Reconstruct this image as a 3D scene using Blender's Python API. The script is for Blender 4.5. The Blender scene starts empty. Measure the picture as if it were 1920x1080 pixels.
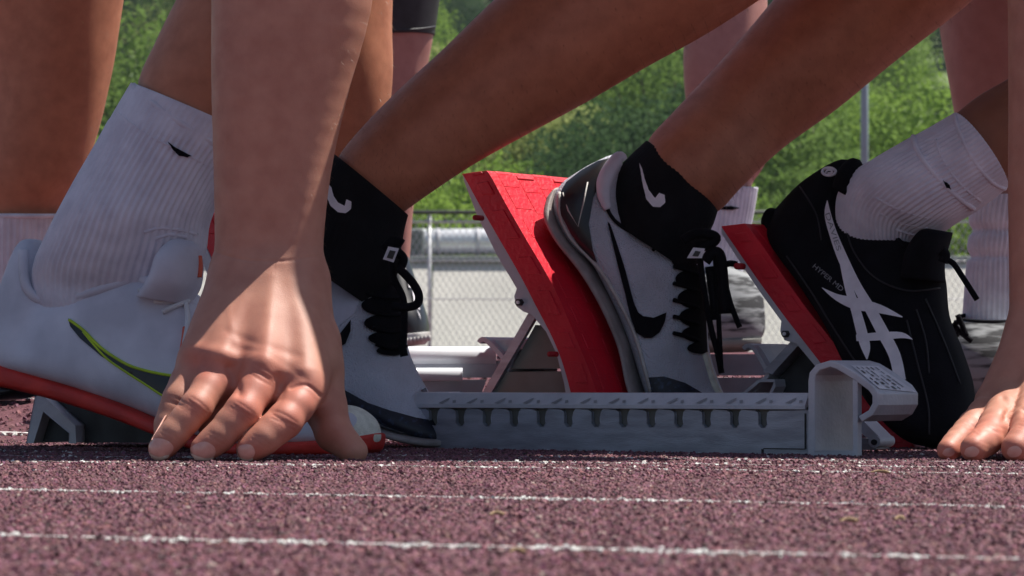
import bpy, math, random
import numpy as np
from mathutils import Vector
from mathutils.bvhtree import BVHTree
from mathutils.geometry import delaunay_2d_cdt
random.seed(7); rng = np.random.default_rng(7)
R = math.radians
S = bpy.context.scene
COL = S.collection

# ------------------------------------------------------------ camera, light
F, H, HOR = 6000.0, .0586, 695.0          # focal length in photo pixels, eye height, eye-level row
cam = bpy.data.cameras.new('camera'); camo = bpy.data.objects.new('camera', cam); COL.objects.link(camo)
camo.location = (0, 0, H); camo.rotation_euler = (R(90), 0, 0)
cam.sensor_width = 36; cam.lens = F / 1920 * 36; cam.shift_y = (HOR - 540) / 1920
cam.clip_start = .05; cam.clip_end = 1500
cam.dof.use_dof = True; cam.dof.focus_distance = 2.3; cam.dof.aperture_fstop = 38
S.camera = camo
SUN = Vector((.42, .17, .90)).normalized()       # direction towards the sun
wd = bpy.data.worlds.new('World'); S.world = wd; wd.use_nodes = True
nt = wd.node_tree; bg = nt.nodes['Background']; sk = nt.nodes.new('ShaderNodeTexSky')
sk.sky_type = 'NISHITA'; sk.sun_disc = False
sk.sun_elevation = math.asin(SUN.z); sk.sun_rotation = math.atan2(SUN.x, SUN.y)
nt.links.new(sk.outputs[0], bg.inputs[0]); bg.inputs[1].default_value = .062
sl = bpy.data.lights.new('sun', 'SUN'); sl.energy = 5.0; sl.angle = R(.5); sl.color = (1, .95, .87)
so = bpy.data.objects.new('sun', sl); COL.objects.link(so); so.location = (0, 0, 10)
so.rotation_euler = (-SUN).to_track_quat('-Z', 'Y').to_euler()
S.view_settings.view_transform = 'Standard'; S.view_settings.look = 'None'
S.view_settings.exposure = 0.64; S.view_settings.gamma = 1

# ------------------------------------------------------------ helpers
def W(px, py, d):                       # a point seen at (px, py) standing d metres away
    return np.array(((px - 960) / F * d, d, H - (py - HOR) / F * d))
def thing(name, label, cat, base=(0, 0, 0), group=None, kind=None):
    o = bpy.data.objects.new(name, None); COL.objects.link(o); o.location = base
    o.empty_display_size = .05
    tag(o, label, cat, group, kind); return o
def tag(o, label=None, cat=None, group=None, kind=None):
    if label: o['label'] = label
    if cat: o['category'] = cat
    if group: o['group'] = group
    if kind: o['kind'] = kind
    return o
def root_loc(o):
    v = Vector((0, 0, 0))
    while o: v += o.location; o = o.parent
    return np.array(v)
def mk(name, v, f, m, parent=None, smooth=True, label=None, col=None, kind=None):
    me = bpy.data.meshes.new(name); v = np.asarray(v, float)
    if parent is not None: v = v - root_loc(parent)
    if isinstance(f, np.ndarray):
        k = f.shape[1]; nf = len(f)
        me.vertices.add(len(v)); me.vertices.foreach_set('co', v.astype(np.float32).ravel())
        me.loops.add(nf * k); me.loops.foreach_set('vertex_index', f.astype(np.int32).ravel())
        me.polygons.add(nf); me.polygons.foreach_set('loop_start', np.arange(nf, dtype=np.int32) * k)
        me.update(calc_edges=True)
    else:
        me.from_pydata([tuple(p) for p in v], [], [tuple(int(q) for q in p) for p in f])
    me.polygons.foreach_set('use_smooth', [smooth] * len(me.polygons))
    if col is not None:
        a = me.color_attributes.new('tint', 'FLOAT_COLOR', 'POINT')
        c = np.ones((len(v), 4), np.float32); c[:, :3] = col; a.data.foreach_set('color', c.ravel())
    me.update()
    me.materials.append(m)
    o = bpy.data.objects.new(name, me); COL.objects.link(o)
    if parent is not None: o.parent = parent
    if label: o['label'] = label
    if kind: o['kind'] = kind
    return o
class MB:                               # collects shapes into one mesh
    def __init__(s): s.v = []; s.f = []
    def add(s, v, f):
        n = len(s.v); s.v += [tuple(p) for p in v]; s.f += [tuple(int(i) + n for i in q) for q in f]; return s
    def build(s, name, m, parent=None, smooth=True, **k): return mk(name, s.v, s.f, m, parent, smooth, **k)
def bvh(o):
    r = root_loc(o.parent) if o.parent else np.zeros(3)
    vs = [Vector(v.co) + Vector(r) for v in o.data.vertices]
    return BVHTree.FromPolygons(vs, [tuple(p.vertices) for p in o.data.polygons])
def crom(P, sub):                       # Catmull-Rom through rows of P
    P = np.asarray(P, float); n = len(P); out = []
    for i in range(n - 1):
        a, b, c, d = P[max(i-1, 0)], P[i], P[i+1], P[min(i+2, n-1)]
        for k in range(sub):
            t = k / sub
            out.append(.5*((2*b)+(c-a)*t+(2*a-5*b+4*c-d)*t*t+(3*b-a-3*c+d)*t**3))
    out.append(P[-1]); return np.array(out)
def loft(secs, n=48, sub=6, vdir=(0, 1, 0), ex=2.0, taper=0., rib=None, cap=True, ribfn=None):
    """secs: (ax, ay, bx, by, distance, half depth in metres); rings run A -> B across and vdir in depth"""
    rows = []
    for s in secs:
        rows.append(np.concatenate([W(s[0], s[1], s[4]), W(s[2], s[3], s[4]), [s[5]]]))
    rows = crom(rows, sub); t = np.arange(n) / n * 2 * math.pi
    c, q = np.cos(t), np.sin(t); e0, e1 = ex if isinstance(ex, tuple) else (ex, ex)
    vd = np.array(vdir, float); vd /= np.linalg.norm(vd); V = []
    for i, r in enumerate(rows):
        e = e0+(e1-e0)*i/len(rows); cc = np.sign(c)*abs(c)**(2/e); qq = np.sign(q)*abs(q)**(2/e)
        A, B, w = r[:3], r[3:6], max(r[6], 1e-4); C = (A + B) / 2; U = (B - A) / 2
        amp = np.ones(n)
        if rib: amp = 1 + rib[1] / np.linalg.norm(U) * np.cos(rib[0] * t) * (1 if ribfn is None else ribfn(i / len(rows)))
        elif ribfn is not None: amp = amp * ribfn(i / len(rows))
        wid = w * (1 - taper * (cc + 1) / 2)
        V.append(C + np.outer(cc * amp, U) + np.outer(qq * wid * amp, vd))
    V = np.concatenate(V); m = len(rows); Fc = []
    for i in range(m - 1):
        for j in range(n):
            k = (j + 1) % n; Fc.append((i*n+j, i*n+k, (i+1)*n+k, (i+1)*n+j))
    if cap:
        V = np.vstack([V, V[:n].mean(0), V[(m-1)*n:m*n].mean(0)])
        for j in range(n):
            k = (j + 1) % n; Fc.append((m*n, k, j)); Fc.append((m*n+1, (m-1)*n+j, (m-1)*n+k))
    return V, Fc
def limb(secs, ratio=.95, **k):         # secs without depth: half depth follows the width
    out = []
    for s in secs:
        w = np.linalg.norm(W(s[0], s[1], s[4]) - W(s[2], s[3], s[4])) / 2
        out.append((*s[:5], w * (s[5] if len(s) > 5 else ratio)))
    V, Fc = loft(out, **k); n = k.get('n', 48)
    if n <= 48:                          # soft muscle and tendon relief
        m = (len(V)-2)//n
        for i in range(m):
            ring = V[i*n:(i+1)*n]; c = ring.mean(0); t = np.arange(n)/n*2*math.pi
            a = 1+.016*np.sin(2*t+i*.11)+.012*np.sin(5*t-i*.17+1)+.006*np.sin(9*t+i*.31)
            V[i*n:(i+1)*n] = c+(ring-c)*a[:, None]
    return V, Fc
def tube(P, r, n=8, sub=0, closed=False, flat=1.):
    P = np.array(P, float)
    if sub: P = crom(P, sub)
    m = len(P); rr = np.full(m, r) if np.isscalar(r) else np.interp(np.linspace(0, 1, m), np.linspace(0, 1, len(r)), r)
    T = np.gradient(P, axis=0); T /= np.maximum(np.linalg.norm(T, axis=1), 1e-9)[:, None]
    a = np.array((0, 1., 0)) if abs(T[0][1]) < .9 else np.array((1., 0, 0)); V = []
    for i in range(m):
        a = a - T[i] * a.dot(T[i]); a /= np.linalg.norm(a) + 1e-9; b = np.cross(T[i], a)
        for j in range(n):
            t = 2*math.pi*j/n; V.append(P[i] + rr[i]*(math.cos(t)*a*flat + math.sin(t)*b))
    Fc = [(i*n+j, i*n+(j+1) % n, (i+1)*n+(j+1) % n, (i+1)*n+j) for i in range(m-1) for j in range(n)]
    Fc += [tuple(range(n))[::-1], tuple((m-1)*n+j for j in range(n))]
    return np.array(V), Fc
O = Vector((0, 0, H))
LAST = [2.4]
def hit(bv, px, py, off=.0006, fall=None):
    d = (Vector(W(px, py, 1.)) - O).normalized()
    for b in (bv if isinstance(bv, (list, tuple)) else [bv]):
        h = b.ray_cast(O, d)
        if h[0] is not None:
            n = h[1] if h[1].dot(d) < 0 else -h[1]
            LAST[0] = h[0].y
            return np.array(h[0] + n*off*.6 - d*off)
    h = (bv[0] if isinstance(bv, (list, tuple)) else bv).find_nearest(Vector(W(px, py, fall or LAST[0])))
    return np.array(h[0] - d*off)
def surf_line(bv, pts, r, sub=5, off=.0004, **k):
    pts = crom(pts, sub) if sub else pts
    return tube([hit(bv, p[0], p[1], off) for p in pts], r, **k)
def decal(bv, poly, off=.0006, grid=6, sub=0, fall=None):
    P = np.array(poly, float)
    if sub: P = crom(np.vstack([P, P[:1]]), sub)[:-1]
    Q = []
    for i in range(len(P)):
        a, b = P[i], P[(i+1) % len(P)]; k = max(1, int(np.linalg.norm(b-a)/grid))
        Q += [a + (b-a)*j/k for j in range(k)]
    nb = len(Q); x0, y0 = P.min(0); x1, y1 = P.max(0)
    def inside(x, y):
        c = False; j = len(P)-1
        for i in range(len(P)):
            if (P[i][1] > y) != (P[j][1] > y) and x < (P[j][0]-P[i][0])*(y-P[i][1])/(P[j][1]-P[i][1])+P[i][0]: c = not c
            j = i
        return c
    for x in np.arange(x0+grid/2, x1, grid):
        for y in np.arange(y0+grid/2, y1, grid):
            if inside(x, y): Q.append(np.array((x, y)))
    r = delaunay_2d_cdt([Vector(q) for q in Q], [(i, (i+1) % nb) for i in range(nb)], [], 1, 1e-4)
    return [hit(bv, p[0], p[1], off, fall) for p in r[0]], [tuple(f) for f in r[2]]
def band(pts, sub=4):                   # (x, y, width) centre line -> outline
    P = crom(pts, sub); T = np.gradient(P[:, :2], axis=0); T /= np.linalg.norm(T, axis=1)[:, None] + 1e-9
    N = np.stack([-T[:, 1], T[:, 0]], 1); w = np.maximum(P[:, 2:3], .8) / 2
    return np.vstack([P[:, :2] + N*w, (P[:, :2] - N*w)[::-1]])

# planes of the starting blocks: rails run to the right and towards the camera
TH = R(35); ER = np.array((math.cos(TH), -math.sin(TH), 0)); EW = np.array((math.sin(TH), math.cos(TH), 0))
class Plane:
    def __init__(s, px, d, e=EW): s.p = W(px, HOR, d); s.e = e
    def at(s, px, py, back=0.):
        o = np.array((0, 0, H)); dr = W(px, py, 1.) - o
        t = np.dot(s.p - o, s.e) / np.dot(dr, s.e); return o + dr*t + s.e*back
def extrude(plane, poly, w, off=0., bev=0.):
    """outline traced on the near plane, extruded w metres away along its normal"""
    a = np.array([plane.at(x, y, off) for x, y in poly]); n = len(a)
    r = delaunay_2d_cdt([Vector(p) for p in poly], [(i, (i+1) % n) for i in range(n)], [], 1, 1e-5)
    idx = [min(range(n), key=lambda i: (poly[i][0]-p[0])**2+(poly[i][1]-p[1])**2) for p in r[0]]
    V = list(a) + list(a + plane.e*w)
    Fc = [tuple(idx[i] for i in f) for f in r[2]]; Fc += [tuple(i+n for i in f[::-1]) for f in Fc]
    Fc += [(i, (i+1) % n, (i+1) % n+n, i+n) for i in range(n)]
    return V, Fc
def thick(path, t, sub=0):              # open centre line -> outline of constant thickness
    P = np.array(path, float)
    if sub: P = crom(P, sub)
    T = np.gradient(P, axis=0); T /= np.linalg.norm(T, axis=1)[:, None]; N = np.stack([-T[:, 1], T[:, 0]], 1)
    return [tuple(p) for p in np.vstack([P+N*t/2, (P-N*t/2)[::-1]])]
def disc(cx, cy, r, n=16, ry=None): return [(cx+r*math.cos(2*math.pi*i/n), cy+(ry or r)*math.sin(2*math.pi*i/n)) for i in range(n)]
def bevel(o, w=.0008, seg=2):
    b = o.modifiers.new('bevel', 'BEVEL'); b.width = w; b.segments = seg; b.limit_method = 'ANGLE'; b.angle_limit = R(35)
    for p in o.data.polygons: p.use_smooth = False
    return o
def boxm(lo, hi):
    x0, y0, z0 = lo; x1, y1, z1 = hi
    return [(x0,y0,z0),(x1,y0,z0),(x1,y1,z0),(x0,y1,z0),(x0,y0,z1),(x1,y0,z1),(x1,y1,z1),(x0,y1,z1)], \
           [(0,3,2,1),(4,5,6,7),(0,1,5,4),(1,2,6,5),(2,3,7,6),(3,0,4,7)]

# ------------------------------------------------------------ materials
def mat(name, c1, c2=None, scale=40, rough=.6, metal=0, bump=0., bscale=200, sss=0., tint=False, spec=.5, coat=0,
        stretch=(1, 1, 1), detail=6, lo=.35, hi=.65, trans=0., sheen=0., rvar=0., btype='noise'):
    m = bpy.data.materials.new(name); m.use_nodes = True; t = m.node_tree; N = t.nodes; L = t.links; b = N['Principled BSDF']
    c2 = c2 or tuple(x*.75 for x in c1)
    tc = N.new('ShaderNodeTexCoord'); mp = N.new('ShaderNodeMapping'); mp.inputs['Scale'].default_value = stretch
    L.new(tc.outputs['Object'], mp.inputs[0])
    n = N.new('ShaderNodeTexNoise'); n.inputs['Scale'].default_value = scale; n.inputs['Detail'].default_value = detail
    L.new(mp.outputs[0], n.inputs['Vector'])
    mr = N.new('ShaderNodeMapRange'); mr.inputs[1].default_value = lo; mr.inputs[2].default_value = hi
    L.new(n.outputs[0], mr.inputs[0])
    mx = N.new('ShaderNodeMix'); mx.data_type = 'RGBA'; L.new(mr.outputs[0], mx.inputs[0])
    mx.inputs[6].default_value = (*c1, 1); mx.inputs[7].default_value = (*c2, 1)
    out = mx.outputs[2]
    if tint:
        at = N.new('ShaderNodeAttribute'); at.attribute_name = 'tint'
        m2 = N.new('ShaderNodeMix'); m2.data_type = 'RGBA'; m2.blend_type = 'MULTIPLY'; m2.inputs[0].default_value = 1
        L.new(out, m2.inputs[6]); L.new(at.outputs['Color'], m2.inputs[7]); out = m2.outputs[2]
    L.new(out, b.inputs['Base Color'])
    b.inputs['Roughness'].default_value = rough; b.inputs['Metallic'].default_value = metal
    b.inputs['Specular IOR Level'].default_value = spec; b.inputs['Coat Weight'].default_value = coat
    if sheen: b.inputs['Sheen Weight'].default_value = sheen
    if rvar:
        r2 = N.new('ShaderNodeMapRange'); r2.inputs[3].default_value = rough-rvar; r2.inputs[4].default_value = rough+rvar
        L.new(n.outputs[0], r2.inputs[0]); L.new(r2.outputs[0], b.inputs['Roughness'])
    if sss:
        b.inputs['Subsurface Weight'].default_value = sss; b.inputs['Subsurface Scale'].default_value = .006
        b.inputs['Subsurface Radius'].default_value = (1, .35, .2)
    if bump:
        if btype == 'noise':
            bn = N.new('ShaderNodeTexNoise'); bn.inputs['Detail'].default_value = 4
        else:
            bn = N.new('ShaderNodeTexVoronoi')
        bn.inputs['Scale'].default_value = bscale
        L.new(mp.outputs[0], bn.inputs['Vector']); bp = N.new('ShaderNodeBump')
        bp.inputs['Strength'].default_value = bump; bp.inputs['Distance'].default_value = 1/bscale
        L.new(bn.outputs[0], bp.inputs['Height']); L.new(bp.outputs[0], b.inputs['Normal'])
    if trans:
        tr = N.new('ShaderNodeBsdfTranslucent'); L.new(out, tr.inputs[0]); ms = N.new('ShaderNodeMixShader')
        ms.inputs[0].default_value = trans; L.new(b.outputs[0], ms.inputs[1]); L.new(tr.outputs[0], ms.inputs[2])
        L.new(ms.outputs[0], N['Material Output'].inputs[0])
    return m
def skin(name, c1, c2, tint=False): return mat(name, c1, tuple(a*.3+b*.7 for a, b in zip(c1, c2)), scale=70, rough=.55, bump=.16, bscale=1100, sss=.15, tint=tint, lo=.3, hi=.75, rvar=.08)
M = dict(
    skin_a=skin('skin_pale', (.52, .25, .172), (.38, .150, .102), True),
    skin_b=skin('skin_tan', (.52, .205, .110), (.33, .112, .056)),
    skin_c=skin('skin_brown', (.26, .10, .05), (.19, .065, .032)),
    skin_p=skin('skin_pink', (.45, .215, .18), (.36, .155, .13)),
    nail=mat('nail', (.66, .38, .31), (.60, .31, .25), scale=200, rough=.28, spec=.6, coat=.3),
    nailtip=mat('nail_edge', (.80, .72, .60), rough=.35),
    sock_w=mat('white_sock', (.74, .73, .81), (.60, .59, .67), scale=60, rough=.95, bump=.5, bscale=1500, sheen=.3),
    sock_k=mat('black_sock', (.006, .006, .008), (.011, .011, .013), scale=60, rough=.9, bump=.5, bscale=1400, spec=.2),
    white=mat('white_shoe', (.66, .66, .74), (.50, .50, .57), scale=26, rough=.6, bump=.15, bscale=900),
    mesh=mat('white_mesh', (.55, .57, .65), (.42, .44, .50), scale=18, rough=.7, bump=.7, bscale=700, btype='vor'),
    knit=mat('sunlit_knit', (.80, .79, .68), (.66, .65, .55), scale=200, rough=.85, bump=.5, bscale=900, btype='vor'),  # brighter than the upper, with sunlight put into the colour
    rubber=mat('grey_rubber', (.55, .54, .52), (.40, .38, .36), scale=60, rough=.6, bump=.2, bscale=500),
    sole_grey=mat('dusty_grey_sole', (.36, .32, .31), (.24, .21, .20), scale=60, rough=.6, bump=.2, bscale=500),
    bar=mat('sunlit_aluminium', (.80, .84, .90), (.70, .74, .80), scale=30, rough=.3),  # near-white carries the sunlight on the aluminium cross bars
    slate=mat('blue_grey_metal', (.36, .40, .47), (.26, .29, .34), scale=30, rough=.5, metal=.2),
    redsole=mat('red_sole', (.66, .035, .022), (.48, .02, .014), scale=50, rough=.55, bump=.15, bscale=300),
    pinksole=mat('faded_red_sole', (.72, .10, .09), (.55, .06, .06), scale=50, rough=.6),
    black=mat('black_fabric', (.004, .004, .006), (.007, .007, .010), scale=60, rough=.9, bump=.4, bscale=900, spec=.12),
    blackg=mat('black_gloss', (.010, .010, .012), (.02, .02, .024), scale=30, rough=.35, spec=.5),
    navy=mat('navy_speckle', (.008, .010, .020), (.035, .06, .13), scale=260, rough=.5, lo=.55, hi=.75),
    lime=mat('lime_trim', (.50, .68, .02), rough=.5),
    coral=mat('coral', (.8, .15, .08), rough=.6),
    print_w=mat('white_print', (.78, .76, .80), (.66, .64, .68), scale=90, rough=.6),
    print_g=mat('grey_print', (.30, .30, .32), rough=.6),
    lace_w=mat('white_lace', (.74, .75, .78), rough=.8, bump=.6, bscale=1500),
    red=mat('red_pedal_rubber', (.72, .008, .030), (.56, .005, .020), scale=22, rough=.42, bump=.25, bscale=260, spec=.45, rvar=.1),
    redgroove=mat('worn_red_rubber', (.42, .006, .016), (.28, .004, .01), scale=60, rough=.7),
    alu=mat('dull_aluminium', (.42, .44, .50), (.31, .32, .36), scale=35, rough=.5, metal=.55, bump=.12, bscale=260, rvar=.1, stretch=(1, 1, 5)),
    alub=mat('bright_aluminium', (.78, .79, .82), (.66, .67, .70), scale=25, rough=.3, metal=.25, bump=.08, bscale=200, rvar=.1),
    aluk=mat('dark_steel', (.045, .047, .052), (.02, .02, .022), scale=40, rough=.6, metal=.3),
    paint=mat('grey_painted_metal', (.56, .56, .60), (.44, .44, .48), scale=30, rough=.5, bump=.15, bscale=300, rvar=.1),
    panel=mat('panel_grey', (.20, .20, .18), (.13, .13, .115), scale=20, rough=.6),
    greyshoe=mat('streaked_knit', (.26, .27, .28), (.018, .018, .022), scale=18, rough=.8, stretch=(1.2, 1, 6), lo=.44, hi=.58, detail=3, bump=.4, bscale=600),
    shorts=mat('black_shorts', (.010, .010, .013), (.02, .02, .026), scale=60, rough=.55, bump=.2, bscale=600),
)

# ------------------------------------------------------------ track, rubber crumbs, lines
def gz(x, y):
    return np.interp(y, [0, 2.75, 3.2, 3.8, 4.4, 7, 40], [0, 0, .028, .06, .086, .10, .10])
Mtrack = mat('maroon_track', (.17, .072, .085), (.10, .040, .050), scale=160, rough=.9, bump=.8, bscale=330, btype='vor', spec=.2)
ys = np.concatenate([np.linspace(-4, 3, 36), np.linspace(3.1, 8, 40), np.linspace(8.5, 26, 20)]); xs = np.linspace(-25, 25, 60)
V = [(x, y, float(gz(x, y)) - .0015) for y in ys for x in xs]
Fc = [(j*60+i, j*60+i+1, (j+1)*60+i+1, (j+1)*60+i) for j in range(len(ys)-1) for i in range(59)]
tag(mk('running_track', V, Fc, Mtrack), 'maroon rubber crumb running track surface', kind='structure')
LT = math.tan(R(23))                     # lane lines run right and towards the camera
# lines: (distance under px 960, half width, strength, broken)
LINES = [(1.055, .0095, .98), (1.462, .0075, .92), (1.925, .0065, .75), (2.045, .008, .7), (2.165, .006, .5), (2.62, .02, .55), (3.02, .02, .5), (3.7, .03, .6)]
def grains(n, y0, y1, size, name, label):
    # evenly dense on the ground inside the wedge the camera sees (plus a margin)
    u = rng.random(n); y = np.sqrt(y0**2 + u*(y1**2-y0**2)); x = (rng.random(n)*2-1)*(.16*y*1.12+.02)
    s = size*(.55+.75*rng.random(n))
    base = np.array([(1,0,0),(-.5,.87,0),(-.5,-.87,0),(.25,.43,.75),(-.5,0,.8),(.3,-.4,.65)], float)
    tri = np.array([(3,4,5),(0,3,5),(0,1,3),(1,4,3),(1,2,4),(2,5,4),(2,0,5)])
    a = rng.random(n)*6.28; ca, sa = np.cos(a), np.sin(a); b = base[None]*(1+.35*rng.standard_normal((n, 6, 1))*.6)
    b = b * np.stack([s, s, s*(.45+.65*rng.random(n))], 1)[:, None, :]
    X = b[..., 0]*ca[:, None]-b[..., 1]*sa[:, None]; Y = b[..., 0]*sa[:, None]+b[..., 1]*ca[:, None]
    z = gz(x, y)
    V = np.stack([X+x[:, None], Y+y[:, None], b[..., 2]+z[:, None]-s[:, None]*.25], 2)
    c = np.array((.185, .074, .092))[None]*(.50+.85*rng.random((n, 1))**1.2)*np.array((1, 1, 1))[None]
    c *= 1+.10*rng.standard_normal((n, 3))*np.array((.5, 1, 1))
    k = rng.random(n); c[k > .985] = (.34, .25, .22); c[k < .05] *= .3
    for (ly, hw, st) in LINES:
        dist = (y - (ly - LT*x))
        wob = .0016*np.sin(x*60+ly*9)+.0012*np.sin(x*171+ly*3)
        patch = .5+.28*np.sin(x*43+ly*17)+.25*np.sin(x*127+ly*5)+.2*np.sin(x*311)
        on = (abs(dist+wob) < hw*(.7+.5*rng.random(n))) & (rng.random(n) < st*np.clip(patch+.12+.25*np.sin(x*23+ly*31), .04, 1))
        c[on] = np.array((.74, .74, .71))*(.72+.28*rng.random((on.sum(), 1)))
    # a few pale worn chips in the zone near the blocks
    sp = (y > 1.85) & (y < 2.45) & (rng.random(n) < .02); c[sp] = (.62, .58, .54)
    idx = (np.arange(n)[:, None, None]*6 + tri[None]).reshape(-1, 3)
    m = bpy.data.materials.get('rubber_crumb')
    if not m:
        m = mat('rubber_crumb', (1, 1, 1), (.8, .8, .8), scale=400, rough=.75, tint=True, spec=.35)
    tag(mk(name, V.reshape(-1, 3), idx, m, smooth=False, col=np.repeat(np.clip(c, .004, 1), 6, 0)), label, 'rubber crumbs', kind='stuff')
grains(66000, .88, 1.75, .0015, 'rubber_crumb', 'maroon rubber crumbs in the near foreground with two chalky white lines')
grains(60000, 1.75, 2.7, .0017, 'rubber_crumb', 'maroon rubber crumbs around the hands and starting blocks')
grains(12000, 2.7, 4.2, .003, 'rubber_crumb', 'maroon rubber crumbs far behind the shoes at the left')
Mline = mat('worn_white_paint', (.7, .7, .68), (.13, .05, .06), scale=180, rough=.9, lo=.4, hi=.6)
for i, (ly, hw, st) in enumerate(LINES):
    V = []; Fc = []
    for k in range(41):
        x = -2+k*.1
        for q in (-1, 1):
            y = ly-LT*x+q*hw*.28; V.append((x, y, float(gz(x, y))+(.0006 if hw < .01 else .0012)))
        if k: Fc.append((2*k-2, 2*k, 2*k+1, 2*k-1))
    tag(mk('lane_line', V, Fc, Mline, smooth=False), 'thin worn white line on the maroon track', kind='structure')

# ------------------------------------------------------------ hands by smooth union of tapered bones
def smin(a, b, k):
    h = np.clip(.5+.5*(b-a)/k, 0, 1); return b*(1-h)+a*h - k*h*(1-h)
class Field:
    def __init__(s, lo, hi, vx):
        s.vx = vx; s.lo = np.array(lo); n = np.ceil((np.array(hi)-s.lo)/vx).astype(int)+1; s.n = n
        s.ax = [s.lo[i]+np.arange(n[i])*vx for i in range(3)]
    def new(s): return np.full(s.n, .05, np.float32)
    def cone(s, D, a, b, ra, rb, k, sq=1.):      # round cone from a to b merged into D with blend k
        a = np.array(a, float); b = np.array(b, float); pad = max(ra, rb)+k+.016
        lo = np.minimum(a, b)-pad; hi = np.maximum(a, b)+pad; sl = []
        for i in range(3):
            i0 = max(0, int((lo[i]-s.lo[i])/s.vx)); i1 = min(s.n[i], int((hi[i]-s.lo[i])/s.vx)+2)
            if i1 <= i0: return D
            sl.append(slice(i0, i1))
        X, Y, Z = np.meshgrid(*[s.ax[i][sl[i]] for i in range(3)], indexing='ij', sparse=True)
        d = b-a; L2 = d.dot(d)+1e-12
        t = ((X-a[0])*d[0]+(Y-a[1])*d[1]+(Z-a[2])*d[2])/L2
        hp = np.sqrt((X-a[0]-d[0]*t)**2+(Y-a[1]-d[1]*t)**2+(Z-a[2]-d[2]*t)**2); L = math.sqrt(L2); sp = max(-.9, min(.9, (rb-ra)/L))
        t = np.clip(t+sp*hp/(L*math.sqrt(1-sp*sp)), 0, 1)
        r = ra+(rb-ra)*t
        q = np.sqrt((X-a[0]-d[0]*t)**2+((Y-a[1]-d[1]*t)/sq)**2+(Z-a[2]-d[2]*t)**2)-r
        sl = tuple(sl); D[sl] = smin(D[sl], q.astype(np.float32), k); return D
    def mesh(s, D):
        D = D.astype(np.float32); n = D.shape; ins = D < 0
        c = np.zeros(tuple(x-1 for x in n), np.int8)
        for i in (0, 1):
            for j in (0, 1):
                for k in (0, 1): c += ins[i:n[0]-1+i, j:n[1]-1+j, k:n[2]-1+k]
        act = np.argwhere((c > 0) & (c < 8)); m = len(act); idx = -np.ones(c.shape, np.int64); idx[tuple(act.T)] = np.arange(m)
        acc = np.zeros((m, 3)); cnt = np.zeros(m)
        for ax in range(3):
            for o in ((0, 0), (0, 1), (1, 0), (1, 1)):
                p = act.copy(); oth = [q for q in range(3) if q != ax]; p[:, oth[0]] += o[0]; p[:, oth[1]] += o[1]
                q = p.copy(); q[:, ax] += 1; a = D[tuple(p.T)]; b = D[tuple(q.T)]; cr = (a < 0) != (b < 0)
                t = np.where(cr, a/(a-b+1e-12), 0); pt = p.astype(float); pt[:, ax] += t
                acc += pt*cr[:, None]; cnt += cr
        V = s.lo+acc/cnt[:, None]*s.vx; Fs = []
        for ax in range(3):
            o1, o2 = [(1, 2), (2, 0), (0, 1)][ax]
            sa = [slice(0, -1) if q == ax else slice(1, -1) for q in range(3)]
            sb = [slice(1, None) if q == ax else slice(1, -1) for q in range(3)]
            cr = np.argwhere(ins[tuple(sa)] != ins[tuple(sb)]) + np.array([0 if q == ax else 1 for q in range(3)])
            fl = ins[tuple(cr.T)]; P = []
            for (u, v) in ((0, 0), (1, 0), (1, 1), (0, 1)):
                p = cr.copy(); p[:, o1] -= u; p[:, o2] -= v; P.append(idx[tuple(p.T)])
            Q = np.stack(P, 1); Q[fl] = Q[fl][:, ::-1]; Fs.append(Q[:, ::-1])
        return V, np.concatenate(Fs)
def smooth(V, Fq, it=2, lam=.5):
    for _ in range(it):
        acc = np.zeros_like(V); cnt = np.zeros(len(V))
        for a in range(4):
            b = (a+1) % 4
            np.add.at(acc, Fq[:, a], V[Fq[:, b]]); np.add.at(cnt, Fq[:, a], 1)
            np.add.at(acc, Fq[:, b], V[Fq[:, a]]); np.add.at(cnt, Fq[:, b], 1)
        V = V+(acc/np.maximum(cnt, 1)[:, None]-V)*lam
    return V
def normals(V, Fq):
    n = np.cross(V[Fq[:, 2]]-V[Fq[:, 0]], V[Fq[:, 3]]-V[Fq[:, 1]]); N = np.zeros_like(V)
    for a in range(4): np.add.at(N, Fq[:, a], n)
    return N/np.maximum(np.linalg.norm(N, axis=1), 1e-12)[:, None]
def w4(p): return W(p[0], p[1], p[2])
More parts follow.
